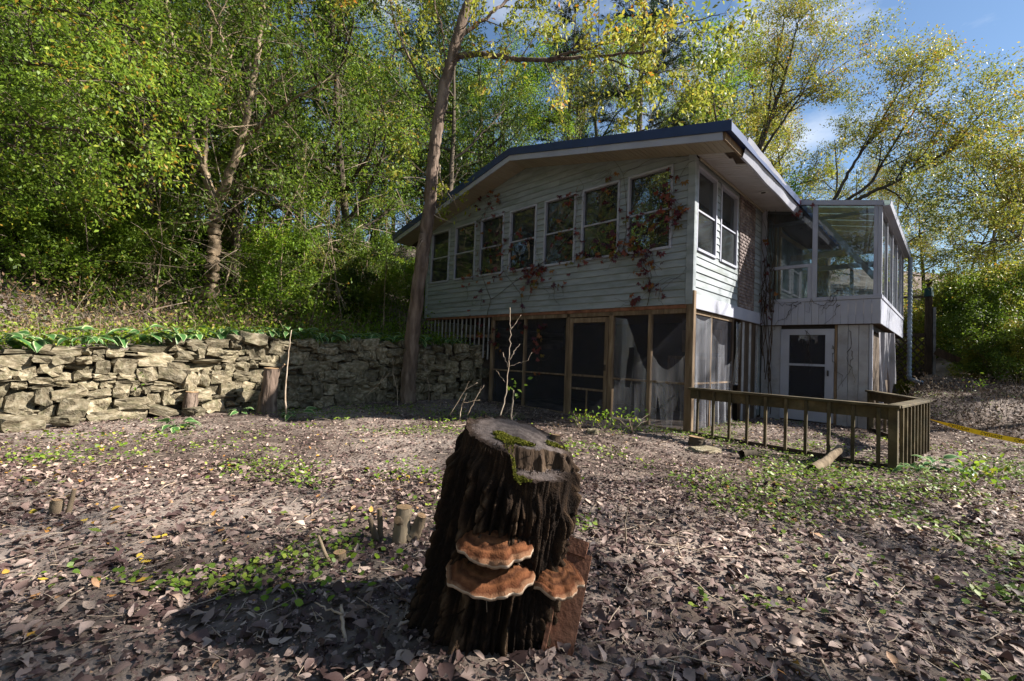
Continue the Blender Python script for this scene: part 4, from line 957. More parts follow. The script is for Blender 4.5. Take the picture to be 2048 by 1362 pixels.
# ------------------------------------------------------------------ trees
def nrm(v): return v / (np.linalg.norm(v) + 1e-9)
def perp(rg, d):
    v = rg.normal(0, 1, 3); v -= d * (v @ d); return nrm(v)
def grow(rg, p, d, Ln, r, lv, P, tubes, twigs):
    n = max(3, int(round(Ln / P['seg'][lv]))); pts = [p]; rad = [r]; ds = [d]
    for i in range(n):
        d = nrm(d + rg.normal(0, P['wob'][lv], 3) + np.array([0, 0, P['trop'][lv]])); p = p + d * Ln / n
        pts.append(p); rad.append(r * (1 - (i + 1) / n * P['taper'][lv])); ds.append(d)
    tubes.append((pts, rad, lv)); kids(rg, pts, rad, ds, Ln, lv, P, tubes, twigs)
def kids(rg, pts, rad, ds, Ln, lv, P, tubes, twigs):
    if lv >= P['max']: twigs.append(np.array(pts)); return
    if lv >= P['max'] - 1: twigs.append(np.array(pts[len(pts) // 2:]))
    n = len(pts) - 1
    for k in range(P['kids'][lv]):
        t = P['start'][lv] + (1 - P['start'][lv]) * (k + rg.random()) / P['kids'][lv]; i = min(int(t * n), n - 1); f = t * n - i
        pp = np.array(pts[i]) * (1 - f) + np.array(pts[i + 1]) * f; a = P['ang'][lv] + rg.normal(0, .15)
        dd = nrm(np.array(ds[i]) * math.cos(a) + perp(rg, np.array(ds[i])) * math.sin(a) + np.array(P.get('bias', (0, 0, 0))) * .5)
        l2 = P['len'][lv + 1] * rg.uniform(.6, 1.15) * (1 - P.get('shrink', .45) * t if lv == 0 else 1)
        r2 = min(rad[i] * .62, P['rmax'][lv + 1])
        grow(rg, pp, dd, l2, r2, lv + 1, P, tubes, twigs)
BASEP = dict(seg=[.7, .5, .35, .25], wob=[.05, .12, .16, .2], trop=[.03, .03, -.01, -.06], taper=[.85, .8, .8, .8], kids=[13, 6, 5], start=[.25, .2, .15], ang=[1.1, .8, .8], len=[1, 3.0, 1.3, .7], rmax=[1, .07, .025, .009], max=3)
def foliage(rg, twigs, per, size, wid=.5, spread=.10, droop=.35, up=.7, lod=4):
    mb = MB()
    T = np.concatenate([np.stack([t[rg.integers(0, len(t) - 1, per)], ], 0)[0] + (rg.random((per, 1)) * (t[-1] - t[0]) * .25) for t in twigs])
    D = np.concatenate([np.repeat(nrm(t[-1] - t[0])[None], per, 0) for t in twigs])
    n = len(T); T = T + rg.normal(0, spread, (n, 3))
    ax = D * .5 + rg.normal(0, .7, (n, 3)) + np.array([0, 0, -droop])
    # neighbouring leaves share a hue: tint follows position plus scatter
    tn = np.clip(.5 + 1.1 * fbm(T[:, 0] * .9 + T[:, 2] * .7, T[:, 1] * .9 - T[:, 2] * .5) + rg.normal(0, .22, n), 0, 1)
    leaves(mb, rg, T, ax, size * rg.uniform(.6, 1.25, n), wid, up, .12, lod, tn)
    return mb
def wood(tubes, sides=(9, 6, 4, 3)):
    mb = MB()
    for pts, rad, lv in tubes: tube(mb, pts, rad, sides[lv], None, False)
    return mb
def gen_tree(seed, H, r0, per=24, size=.085, **kw):
    rg = np.random.default_rng(seed); P = dict(BASEP); P['len'] = [H, H * .34, H * .14, H * .075]
    for k in ('wid', 'spread', 'droop', 'up', 'lod'): pass
    fk = {k: kw.pop(k) for k in list(kw) if k in ('wid', 'spread', 'droop', 'up', 'lod')}
    P.update(kw); tubes = []; twigs = []
    grow(rg, np.array([0, 0, -.3]), nrm(np.array([rg.normal(0, .06), rg.normal(0, .06), 1])), H, r0, 0, P, tubes, twigs)
    return wood(tubes).mesh('trunk', True), foliage(rg, twigs, per, size, **fk).mesh('crown')
def place(name, tree, pos, mat, bark, label, cat='tree', group=None, rz=0., s=1.0, tilt=(0, 0)):
    """a tree from shared meshes; the leaf colour is set on the object so copies may differ"""
    e = empty(name, pos); e.rotation_euler = (tilt[0], tilt[1], rz); e.scale = (s, s, s * 1.0); tag(e, label, cat, group)
    for nm, me, m in (('trunk', tree[0], bark), ('crown', tree[1], mat)):
        o = bpy.data.objects.new(nm, me); COL.objects.link(o); o.parent = e
        if not me.materials: me.materials.append(m)
        o.material_slots[0].link = 'OBJECT'; o.material_slots[0].material = m
    return e
FT = [gen_tree(301 + i, 11.0, .15, (42, 30, 24, 34)[i], (.075, .10, .12, .09)[i], start=[.14, .15, .1], kids=[15, 6, 5]) for i in range(4)]        # woodland trees, leafy low down
FY = [gen_tree(321 + i, 12.0, .13, 20, .10, start=[.35, .2, .1], kids=[12, 6, 5], trop=[.03, .06, .02, -.03]) for i in range(2)]  # open crowns
FS = gen_tree(335, 12.0, .13, 5, .11, start=[.35, .2, .1], kids=[12, 6, 5], trop=[.03, .06, .02, -.03])
SH = [gen_tree(341 + i, 2.6, .03, 26, .075, start=[.02, .1, .1], kids=[12, 5, 4], len=[2.4, 1.3, .6, .3], seg=[.3, .25, .2, .15], rmax=[1, .02, .008, .004], ang=[.9, .8, .8], spread=.07) for i in range(4)]
rgT = np.random.default_rng(77)
def gpos(X, Y, dz=0): return np.array([X, Y, gz(X, Y) + dz])

ORD = 'first second third fourth fifth sixth seventh eighth ninth tenth eleventh twelfth thirteenth fourteenth fifteenth sixteenth seventeenth eighteenth nineteenth twentieth'.split()
def nth(k):
    n = k + 1
    if n <= 20: return ORD[k]
    if n % 10 == 0: return {30: 'thirtieth', 40: 'fortieth', 50: 'fiftieth', 60: 'sixtieth'}[n]
    return {2: 'twenty', 3: 'thirty', 4: 'forty', 5: 'fifty'}[n // 10] + '-' + ORD[n % 10 - 1]
HUE = dict(lf_green='green', lf_lime='bright lime', lf_dark='dark green', lf_olive='yellowing olive', lf_yellow='yellow', lf_red='red')
# woodland on the hill: rows going back from the terrace
FL = {'lf_green': 'green leaved woodland tree growing on the hillside left of the house', 'lf_lime': 'bright lime green woodland tree growing on the hillside left of the house', 'lf_dark': 'dark green shaded woodland tree growing on the hillside left of the house', 'lf_olive': 'olive leaved woodland tree turning yellow on the hillside left of the house'}
for ri, (dep, n, x0, x1) in enumerate(((12.2, 4, -330, 640), (14.5, 8, -250, 800), (17.5, 9, -250, 900), (21.5, 10, -200, 1000), (27, 12, -200, 1050), (34, 12, -200, 1080))):
    kk = 0
    for i in range(n):
        xp = x0 + (x1 - x0) * (i + rgT.uniform(.15, .85)) / n; d = dep * rgT.uniform(.94, 1.06)
        P_ = px(xp, 690, d); x_h, y_h = w2h(P_[0], P_[1])
        if x_h > -9.6 and y_h > -1.5: continue
        if x_h > -7.5: continue
        mat = rgT.choice(['lf_green', 'lf_lime', 'lf_dark', 'lf_olive'], p=[.36, .36, .16, .12])
        place('woodland_tree', FT[rgT.integers(4)], gpos(P_[0], P_[1]), M[mat], M['bark2'], '%s woodland tree, %s from the left in the %s row up the slope' % (HUE[mat], nth(kk), ('nearest', 'second', 'third', 'fourth', 'fifth', 'farthest')[ri]), group='woodland trees on the slope', rz=rgT.uniform(0, 6.28), s=rgT.uniform(.85, 1.25)); kk += 1
# trees outside the frame that the windows mirror and that shade the yard
for X, Y, k, mat, s in ((-13, 3.5, 0, 'lf_green', 1.1), (-12, -1.5, 1, 'lf_olive', 1.0), (-15, 0.5, 2, 'lf_yellow', 1.2), (-16.5, 6, 3, 'lf_green', 1.2), (-12.5, -6, 1, 'lf_yellow', 1.1), (-18, -3, 0, 'lf_lime', 1.2), (-14.2, 2.0, 2, 'lf_olive', 1.4), (-17.5, 3.2, 1, 'lf_yellow', 1.5), (-20, .8, 3, 'lf_green', 1.5), (-10.8, 1.0, 3, 'lf_olive', .95), (-21, 5, 0, 'lf_green', 1.4)):
    place('yard_side_tree', FT[k], gpos(X, Y), M[mat], M['bark2'], 'leafy tree standing outside the picture to the left', group='trees left of the yard', rz=rgT.uniform(0, 6), s=s)
for X, Y, k, mat, s in ((-9, -7, 0, 'lf_green', 1.2), (-5, -10, 1, 'lf_olive', 1.3), (0, -9, 2, 'lf_green', 1.2), (-10.5, -11, 3, 'lf_lime', 1.3), (5, -11, 0, 'lf_yellow', 1.3), (-2, -14, 1, 'lf_green', 1.5), (-15, -8, 2, 'lf_green', 1.4)):  # unseen trees added behind the viewer to cut skylight on the window wall
    place('yard_side_tree', FT[k], gpos(X, Y), M[mat], M['bark2'], 'unseen leafy tree added behind the viewer to cut skylight', group='unseen trees added to cut skylight', rz=rgT.uniform(0, 6), s=s)
for X, Y, k, s, rz in ((10.5, .2, 0, .95, .3), (14.0, -.4, 1, 1.1, 1.2), (9.2, -1.2, 1, .75, 2.2), (15.5, 8.2, 2, .9, 4.0)):
    place('yard_side_tree', (FY + [FS])[k], gpos(X, Y), M['lf_yellow'], M['bark2'], 'open crowned tree standing outside the picture to the right', group='trees right of the yard', rz=rz, s=s)
for X, Y, k, s in ((19.5, 11.4, 0, .55), (20.5, 8.9, 1, .7)):
    place('yard_side_tree', FT[k], gpos(X, Y), M['lf_olive'], M['bark2'], 'dense tree outside the picture that shades the right bank', group='trees shading the right bank', rz=rgT.uniform(0, 6), s=s)
# shrubs along the terrace edge and hill foot
SL = {'lf_green': 'low green leafy shrub at the foot of the wooded slope', 'lf_lime': 'low bright lime shrub at the foot of the wooded slope', 'lf_dark': 'low dark green shrub at the foot of the wooded slope', 'lf_olive': 'low yellowing olive shrub at the foot of the wooded slope'}
kk = 0
for xp in np.sort(rgT.uniform(-120, 880, 50)):
    d = rgT.uniform(9.6, 16) if xp < 600 else rgT.uniform(12, 18)
    if 300 < xp < 520: d = rgT.uniform(11.8, 16)
    P_ = px(xp, 690, d); x_h, y_h = w2h(P_[0], P_[1])
    if x_h > -8.4 or (x_h > -9 and y_h > -.5): continue
    mat = rgT.choice(['lf_green', 'lf_lime', 'lf_dark', 'lf_olive'], p=[.4, .25, .2, .15])
    place('shrub', SH[rgT.integers(4)], gpos(P_[0], P_[1]), M[mat], M['bark2'], 'low %s shrub, %s from the left along the foot of the wood' % (HUE[mat], nth(kk)), 'shrub', 'shrubs at the foot of the wooded slope', rz=rgT.uniform(0, 6), s=rgT.uniform(.5, 1.05)); kk += 1
# broad trees behind the roof
BLAB = ['yellowing tree rising behind the roof ridge', 'olive tree rising behind the gable', 'golden tree rising behind the right slope of the roof', 'pale yellow tree behind the roof above the sunroom', 'lime tree rising behind the left slope of the roof', 'orange tinted tree behind the house eave', 'golden olive tree far behind the sunroom roof', 'yellow crowned tree behind the corner where roof meets sunroom', 'olive crown showing right above the sunroom roof', 'low golden crown behind the right end of the sunroom roof', 'lime crown close behind the roof near its right corner', 'tall lime tree farthest behind the ridge']
for i, (xp, d, k, mat, s) in enumerate(((1090, 24, 0, 'lf_olive', 1.35), (1010, 26, 1, 'lf_lime', 1.3), (1390, 23, 1, 'lf_yellow', 1.20), (1500, 26, 2, 'lf_yellow', 1.25), (960, 22, 3, 'lf_lime', 1.25), (1320, 28, 0, 'lf_yellow', 1.45), (1450, 30, 3, 'lf_olive', 1.4), (1570, 25, 1, 'lf_yellow', 1.0), (1655, 26, 2, 'lf_olive', .92), (1745, 27, 0, 'lf_yellow', .78), (1420, 21, 2, 'lf_lime', 1.12), (1200, 30, 1, 'lf_lime', 1.55))):
    P_ = px(xp, 690, d); place('back_tree', FT[k], gpos(P_[0], P_[1]) + np.array([0, 0, 1.5 - 1.5]), M[mat], M['bark2'], BLAB[i], rz=rgT.uniform(0, 6), s=s)
# pines behind the house
def pine(seed, H):
    rg = np.random.default_rng(seed); P = dict(BASEP); P.update(kids=[44, 9], start=[.12, .15], ang=[1.45, .75], len=[H, H * .24, H * .07], rmax=[1, .035, .01], seg=[.8, .4, .25], trop=[.05, .02, .01], wob=[.02, .06, .1], shrink=.8, max=2)
    tubes = []; twigs = []; grow(rg, np.array([0, 0, -.3]), np.array([0, 0, 1.]), H, .22, 0, P, tubes, twigs)
    mb = MB(); per = 80
    for t in twigs:
        d = nrm(t[-1] - t[0]); k = rg.integers(0, len(t), per); ax = d * .9 + rg.normal(0, .55, (per, 3))
        leaves(mb, rg, t[k] + rg.normal(0, .03, (per, 3)), ax, rg.uniform(.16, .28, per), .10, .5, .05)
    return wood(tubes, (8, 5, 3)).mesh('trunk', True), mb.mesh('crown')
PN = pine(401, 17.0)
for xp, d, s, lab in ((1262, 20.5, 1.12, 'tall dark pine rising behind the roof'), (1120, 26, 1.0, 'dark pine behind the gable and the leaning tree')):
    P_ = px(xp, 690, d); place('pine_tree', PN, gpos(P_[0], P_[1]), M['lf_pine'], M['bark2'], lab, rz=rgT.uniform(0, 6), s=s)

# trees whose limbs follow the photograph: waypoints (pixel x, pixel y, distance)
def limbs_tree(name, base, limbs, bark, leaf, label, P, per, size, seed, sides=(12, 7, 4, 3), fol=None, trunk_lump=.03, leaf_lvls=None):
    rg = np.random.default_rng(seed); tubes = []; twigs = []
    e = empty(name, base); tag(e, label, 'tree')
    for wp, r0, r1, sparse in limbs:
        pts = np.array([px(*w_) for w_ in wp]) - np.array(base)
        t = np.linspace(0, 1, len(pts)); tt = np.linspace(0, 1, max(8, len(pts) * 8))
        # smooth through the waypoints
        sp = np.stack([np.interp(tt, t, pts[:, k]) for k in range(3)], 1)
        for _ in range(3): sp[1:-1] = (sp[:-2] + 2 * sp[1:-1] + sp[2:]) / 4
        sp[1:-1] += rg.normal(0, .012, (len(sp) - 2, 3))
        rad = r0 + (r1 - r0) * tt
        ds = np.gradient(sp, axis=0); ds = [nrm(d_) for d_ in ds]
        tubes.append((list(sp), list(rad), 0))
        if sparse is not None:
            Q = dict(P); Q['kids'] = [sparse] + P['kids'][1:]; kids(rg, list(sp), list(rad), ds, 1, 0, Q, tubes, twigs)
    mb = MB()
    for pts, rad, lv in tubes: tube(mb, pts, rad, sides[lv], None, False, trunk_lump if lv == 0 else 0, rg)
    ob('trunk', mb.mesh('trunk', True), M[bark], e)
    if twigs and per:
        ob('crown', foliage(rg, twigs, per, size, **(fol or {})).mesh('crown'), M[leaf], e)
    return e
# the leaning tree in front of the gable
D = 10.3
LB = foot(818, 800, D)
limbs_tree('leaning_tree', LB, [
    ([(814, 830, D), (818, 760, D), (826, 660, D), (840, 545, D), (851, 470, D), (862, 380, D), (871, 270, D), (886, 180, D), (905, 112, D), (922, 50, D), (945, -20, D), (985, -180, D)], .178, .10, 5),
    ([(905, 118, D), (950, 106, D - .1), (1010, 117, D - .2), (1090, 121, D - .4), (1190, 112, D - .6), (1330, 102, D - .9)], .075, .02, 9),
    ([(1090, 121, D - .4), (1180, 95, D - .8), (1300, 60, D - 1.2), (1440, 30, D - 1.6)], .03, .008, 7), ([(1200, 112, D - .6), (1300, 150, D - .9), (1390, 130, D - 1.2)], .02, .006, 6),
    ([(918, 75, D), (965, 40, D), (1030, -10, D + .2), (1120, -90, D + .4)], .05, .02, 6),
    ([(866, 205, D), (815, 110, D + .2), (790, 50, D + .3), (775, -30, D + .4)], .03, .015, 5),
    ([(892, 130, D), (885, 60, D - .2), (860, -30, D - .3)], .02, .012, 3)],
    'bark', 'lf_yellow', 'tall leaning tree trunk rising in front of the house gable', dict(BASEP, kids=[8, 4, 3], len=[1, 1.6, .9, .5], rmax=[1, .016, .007, .004], start=[.3, .25, .2], trop=[0, .03, 0, -.03]), 11, .125, 501, (16, 7, 4, 3), dict(spread=.06, wid=.45), .055)
# bare dead twigs low on its trunk
rgd = np.random.default_rng(9); mb = MB()
for x0, y0, x1, y1 in ((873, 370, 950, 320), (868, 385, 935, 345), (850, 480, 835, 500), (862, 460, 840, 480), (880, 330, 905, 400), (905, 390, 915, 420), (866, 250, 760, 120), (868, 300, 700, 200), (860, 420, 905, 445), (862, 395, 885, 440)):
    p = px(x0, y0, D) - LB; q = px(x1, y1, D - rgd.uniform(-.4, .5)) - LB; m_ = (p + q) / 2 + rgd.normal(0, .06, 3); tube(mb, [p, (p + m_) / 2 + rgd.normal(0, .02, 3), m_, (m_ + q) / 2, q], [.012, .01, .008, .006, .003], 4)
ob('dead_twigs', mb.mesh('dead_twigs'), M['twig'], bpy.data.objects['leaning_tree'])
# forked tree on the terrace
D2 = 10.2; VB = foot(415, 640, D2); dz = VB[2] - px(415, 640, D2)[2]
limbs_tree('forked_tree', VB, [
    ([(396, 665, D2), (415, 625, D2), (424, 560, D2), (429, 480, D2), (431, 410, D2)], .19, .125, 3),
    ([(431, 412, D2), (412, 345, D2 + .1), (386, 285, D2 + .2), (372, 200, D2 + .3), (345, 90, D2 + .4), (330, -40, D2 + .5)], .095, .03, 8),
    ([(431, 412, D2), (452, 370, D2 - .1), (478, 295, D2 - .1), (494, 235, D2 - .2), (510, 150, D2 - .2), (524, 40, D2 - .2), (540, -80, D2 - .3)], .105, .04, 9),
    ([(410, 340, D2 + .1), (412, 250, D2), (420, 150, D2 + .2), (425, 20, D2 + .3)], .05, .02, 7), ([(480, 290, D2 - .1), (530, 240, D2 - .6), (600, 190, D2 - 1), (680, 150, D2 - 1.3)], .04, .012, 8),
    ([(440, 385, D2), (480, 370, D2 - .4), (545, 390, D2 - .8), (600, 440, D2 - 1.2), (660, 530, D2 - 1.4)], .022, .006, 4), ([(385, 285, D2 + .2), (300, 250, D2 - .5), (200, 215, D2 - 1.2), (90, 230, D2 - 1.8)], .035, .01, 9),
    ([(495, 235, D2 - .2), (470, 150, D2 - .8), (440, 60, D2 - 1.2), (400, -30, D2 - 1.6)], .035, .012, 8)],
    'bark3', 'lf_green', 'forked tree with tan trunk standing on the terrace above the stone wall', dict(BASEP, kids=[8, 5, 4], len=[1, 1.7, .9, .5], rmax=[1, .022, .009, .005], start=[.25, .2, .15]), 10, .085, 502, (14, 6, 4, 3), dict(spread=.09))
# branches reaching in from the left edge, tree rooted outside the frame
D3 = 7.5; OB = gpos(*px(-330, 690, 8.5)[:2])
limbs_tree('overhanging_tree', OB, [
    ([(-330, 720, 8.5), (-320, 500, 8.3), (-300, 250, 8.2), (-280, -100, 8.0)], .16, .10, None),
    ([(-310, 320, 8.2), (-100, 260, 7.6), (60, 250, 7.2), (170, 262, 6.9), (240, 280, 6.7)], .06, .008, 10), ([(-300, 150, 8.2), (-120, 110, 7.6), (40, 120, 7.2), (180, 150, 6.8), (300, 210, 6.5)], .06, .008, 14),
    ([(-300, 60, 8.2), (-60, 10, 7.6), (120, 20, 7.1), (280, 60, 6.8)], .06, .01, 14), ([(-310, 380, 8.2), (-120, 340, 7.5), (0, 300, 7.2), (70, 275, 7)], .035, .008, 6)],
    'bark2', 'lf_green', 'tree reaching leafy branches into the upper left corner', dict(BASEP, kids=[8, 5, 4], len=[1, 1.3, .7, .4], rmax=[1, .016, .007, .004], start=[.3, .2, .15]), 14, .075, 503, (8, 5, 4, 3), dict(spread=.08))
# broken snag in the wood
D4 = 12.5; NB = foot(205, 520, D4)
limbs_tree('dead_snag', NB, [([(185, 570, D4), (205, 510, D4), (235, 440, D4), (262, 375, D4), (275, 340, D4)], .26, .16, None), ([(262, 375, D4), (300, 345, D4 - .1), (350, 325, D4 - .2)], .10, .05, None), ([(240, 430, D4), (262, 455, D4 - .2), (275, 470, D4 - .2)], .05, .02, None)],
    'bark', 'lf_dark', 'broken dark snag leaning among the woodland trees', BASEP, 0, .1, 504, (10, 6, 4, 3), None, .12)
# the big spreading tree behind the sunroom
D5 = 16.5; TB = gpos(*px(1640, 690, D5)[:2])
PR = dict(BASEP, kids=[10, 6, 4], len=[1, 2.1, 1.1, .6], rmax=[1, .035, .012, .006], start=[.3, .15, .1], trop=[0, .05, .02, 0], ang=[.75, .7, .8])
limbs_tree('spreading_tree', TB, [
    ([(1640, 760, D5), (1645, 600, D5), (1650, 480, D5), (1655, 420, D5)], .26, .20, None),
    ([(1655, 425, D5), (1700, 340, D5), (1745, 270, D5), (1795, 190, D5 - .3), (1815, 150, D5 - .3)], .065, .015, 11),
    ([(1655, 425, D5), (1740, 370, D5), (1780, 300, D5 + .3), (1830, 220, D5 + .4), (1850, 140, D5 + .5)], .065, .015, 12),
    ([(1665, 430, D5), (1730, 390, D5 - .4), (1810, 355, D5 - .8), (1900, 300, D5 - 1), (1985, 255, D5 - 1.2)], .08, .015, 14),
    ([(1810, 355, D5 - .8), (1880, 330, D5 - .6), (1950, 240, D5 - .6), (1985, 210, D5 - .6)], .05, .012, 10)],
    'bark2', 'lf_yellow', 'spreading yellow leaved tree fanning out behind the sunroom', PR, 17, .09, 505, (10, 7, 4, 3), dict(spread=.10))
D6 = 18.; TB2 = gpos(*px(1500, 690, D6)[:2])
limbs_tree('slender_tree', TB2, [
    ([(1480, 700, D6), (1490, 480, D6), (1505, 340, D6), (1535, 250, D6), (1562, 180, D6), (1580, 110, D6), (1600, 30, D6)], .16, .02, 13),
    ([(1515, 320, D6), (1560, 250, D6 - .3), (1610, 180, D6 - .4), (1660, 60, D6 - .4)], .06, .012, 9), ([(1535, 250, D6), (1545, 150, D6 + .2), (1565, 60, D6 + .3), (1570, 15, D6 + .3)], .05, .012, 8), ([(1545, 230, D6), (1640, 160, D6 - .2), (1700, 120, D6 - .3)], .03, .01, 5)],
    'bark2', 'lf_yellow', 'slender yellow tree with its top against the sky above the roof', PR, 18, .09, 506, (9, 6, 4, 3), dict(spread=.10))
D7 = 13.; TB3 = gpos(*px(2330, 690, 14)[:2])
limbs_tree('edge_tree', TB3, [([(2330, 760, 14), (2320, 560, 14), (2280, 440, 13.8)], .2, .14, None), ([(2280, 450, 13.8), (2130, 410, 13.4), (2048, 405, 13), (1975, 388, 12.8), (1890, 395, 12.6)], .09, .015, 13), ([(2280, 440, 13.8), (2150, 360, 13.4), (2060, 330, 13), (1990, 340, 12.8)], .06, .015, 9), ([(2300, 520, 13.9), (2150, 500, 13.4), (2020, 480, 13), (1900, 490, 12.8)], .06, .012, 12)],
    'bark2', 'lf_olive', 'tree stretching thin olive branches in from the right edge', PR, 17, .085, 507, (9, 6, 4, 3), dict(spread=.10))
# thicket on the right bank
RL = {'lf_yellow': 'yellow leaved bush in the thicket beyond the railing', 'lf_olive': 'olive bush in the thicket beyond the railing', 'lf_green': 'green bush in the thicket beyond the railing', 'lf_red': 'red leaved bush in the thicket beyond the railing'}
for i, xp in enumerate(np.sort(np.concatenate([rgT.uniform(1835, 2300, 44), [1905, 1950, 1990, 2035, 2080, 2120]]))):
    d = rgT.uniform(11.5, 22) if xp > 1900 else rgT.uniform(14, 22); P_ = px(xp, 690, d)
    if xp < 1915: d = rgT.uniform(17.5, 22); P_ = px(xp, 690, d)
    mat = rgT.choice(['lf_yellow', 'lf_olive', 'lf_green', 'lf_lime'], p=[.3, .32, .2, .18])
    if i in (20, 27): mat = 'lf_red'; d = 13.0 + (i - 20) * .5; P_ = px(xp, 690, d)
    place('thicket_bush', SH[rgT.integers(4)], gpos(P_[0], P_[1], -.2), M[mat], M['bark2'], '%s leaved bush, %s from the sunroom in the thicket beyond the railing' % (HUE[mat], nth(i)), 'bush', 'bushes in the thicket beyond the railing', rz=rgT.uniform(0, 6), s=rgT.uniform(.8, 1.4) * (.6 if mat == 'lf_red' or d < 13.5 else 1))
for i, (xp, d, mat, s) in enumerate(((1905, 24, 'lf_olive', .62), (2000, 22, 'lf_yellow', .7), (2090, 20, 'lf_green', .6), (1850, 28, 'lf_yellow', .75), (1960, 30, 'lf_olive', .85), (2060, 28, 'lf_yellow', .85), (1780, 30, 'lf_olive', .8), (1700, 28, 'lf_yellow', .75), (2180, 24, 'lf_olive', .8))):
    P_ = px(xp, 690, d); place('thicket_tree', FT[i % 4], gpos(P_[0], P_[1]), M[mat], M['bark2'], 'small %s tree over the thicket, %s one counted away from the viewer' % (HUE[mat], nth([5, 1, 0, 6, 8, 7, 4, 3, 2][i])), group='small trees over the thicket', rz=rgT.uniform(0, 6), s=s)
# low mass of saplings and brush on the hill floor and on the right bank
def brush(name, label, mats, pts_fn, n_leaf, n_stem, size, seed, hmax):
    rg = np.random.default_rng(seed); mb = MB(); X, Y = pts_fn(rg, n_leaf); Z = ground_z(X, Y); hh = np.abs(rg.normal(0, hmax * .5, n_leaf)) * (.5 + 1.2 * (vnoise(X * .9, Y * .9)))
    leaves(mb, rg, np.stack([X, Y, Z + hh], 1), rg.normal(0, 1, (n_leaf, 3)) + [0, 0, .1], size * rg.uniform(.6, 1.4, n_leaf), .5, .6, .1, 4, np.clip(vnoise(X * .5 + 9, Y * .5) * .6 + rg.normal(.2, .2, n_leaf), 0, 1))
    o = ob(name, mb.mesh(name), M[mats[0]]); o['kind'] = 'stuff'; tag(o, label, 'undergrowth')
    if n_stem:
        ms = MB(); X, Y = pts_fn(rg, n_stem); Z = ground_z(X, Y)
        for x, y, z in zip(X, Y, Z):
            l = rg.uniform(.3, 1.0) * hmax * 1.4; d_ = nrm(np.array([rg.normal(0, .5), rg.normal(0, .5), 1])); b = rg.normal(0, .12, 3)
            tube(ms, [(x, y, z - .05), np.array([x, y, z]) + d_ * l * .5 + b * l * .5, np.array([x, y, z]) + d_ * l + b * l * 2 - np.array([0, 0, .1 * l])], [.006, .004, .002], 3)
        s = ob(name.replace('leaves', 'stems') if 'leaves' in name else name + '_stems', ms.mesh('stems'), M[mats[1]]); s['kind'] = 'stuff'; tag(s, label.replace('leaves', 'stems'), 'undergrowth')
def hill_pts(a0, a1, b0, b1):
    def f(rg, n):
        y = rg.uniform(b0, b1, n); a = rg.uniform(a0, a1, n) ** 1.0; x = np.where(y < .15, wall_x(y), -8.5) - a
        p = HC[:2] + np.outer(x, AX[:2]) + np.outer(y, AY[:2]); return p[:, 0], p[:, 1]
    return f
brush('undergrowth_leaves', 'mixed green undergrowth leaves covering the wooded slope', ('lf_green', 'twig'), hill_pts(1.8, 14, -13, 6), 34000, 700, .085, 601, .9)
brush('yellow_weed_leaves', 'yellow green weed leaves above the wall near the house', ('lf_lime', 'twig'), hill_pts(1.6, 5.0, -6.0, 0.0), 8000, 160, .085, 602, .75)
brush('terrace_grass_leaves', 'low green cover leaves along the top of the stone wall', ('lf_lime', 'twig'), hill_pts(.2, 2.2, -11, 0.1), 13000, 200, .07, 605, .24)
brush('dry_weed_leaves', 'dry brown weed leaves on the terrace around the forked tree', ('lf_dry', 'twig'), hill_pts(.8, 4.2, -10.5, -2.5), 10000, 700, .07, 603, .6)
def bank_pts(rg, n):
    x = rg.uniform(2.4, 10, n); y = rg.uniform(4.2, 9.8, n); p = HC[:2] + np.outer(x, AX[:2]) + np.outer(y, AY[:2]); return p[:, 0], p[:, 1]
brush('bank_brush_leaves', 'dark brown brush leaves heaped on the bank right of the house', ('lf_brush_shade', 'bark2'), bank_pts, 8000, 1500, .06, 604, .30)  # leaf colour carries the shade of the bank

# thin saplings and bare sunlit branches tangled at the edge of the wood
SPL = [gen_tree(361 + i, 5.5, .028, 9, .08, start=[.35, .2, .1], kids=[7, 3, 3], len=[5.5, 1.2, .6, .35], rmax=[1, .012, .006, .003], seg=[.4, .3, .2, .15], wob=[.06, .12, .16, .2]) for i in range(3)]
for i, xp in enumerate(np.sort(rgT.uniform(-60, 800, 26))):
    d = rgT.uniform(9.6, 13.5); P_ = px(xp, 690, d); x_h, y_h = w2h(P_[0], P_[1])
    if 340 < xp < 500: P_ = px(xp, 690, 12.5); x_h, y_h = w2h(P_[0], P_[1])
    if x_h > wall_x(y_h) - 1.2 or x_h > -8.3 and y_h > -1: P_ = px(xp, 690, 14.5)
    mat = rgT.choice(['lf_green', 'lf_lime', 'lf_olive'])
    place('thin_sapling', SPL[i % 3], gpos(P_[0], P_[1]), M[mat], M['bark3'], 'slim %s leaved sapling, %s from the left at the edge of the wood' % (HUE[mat], nth(i)), 'sapling', 'saplings at the edge of the wood', rz=rgT.uniform(0, 6), s=rgT.uniform(.6, 1.2), tilt=(rgT.normal(0, .12), rgT.normal(0, .12)))
rgb2 = np.random.default_rng(88); mb = MB()
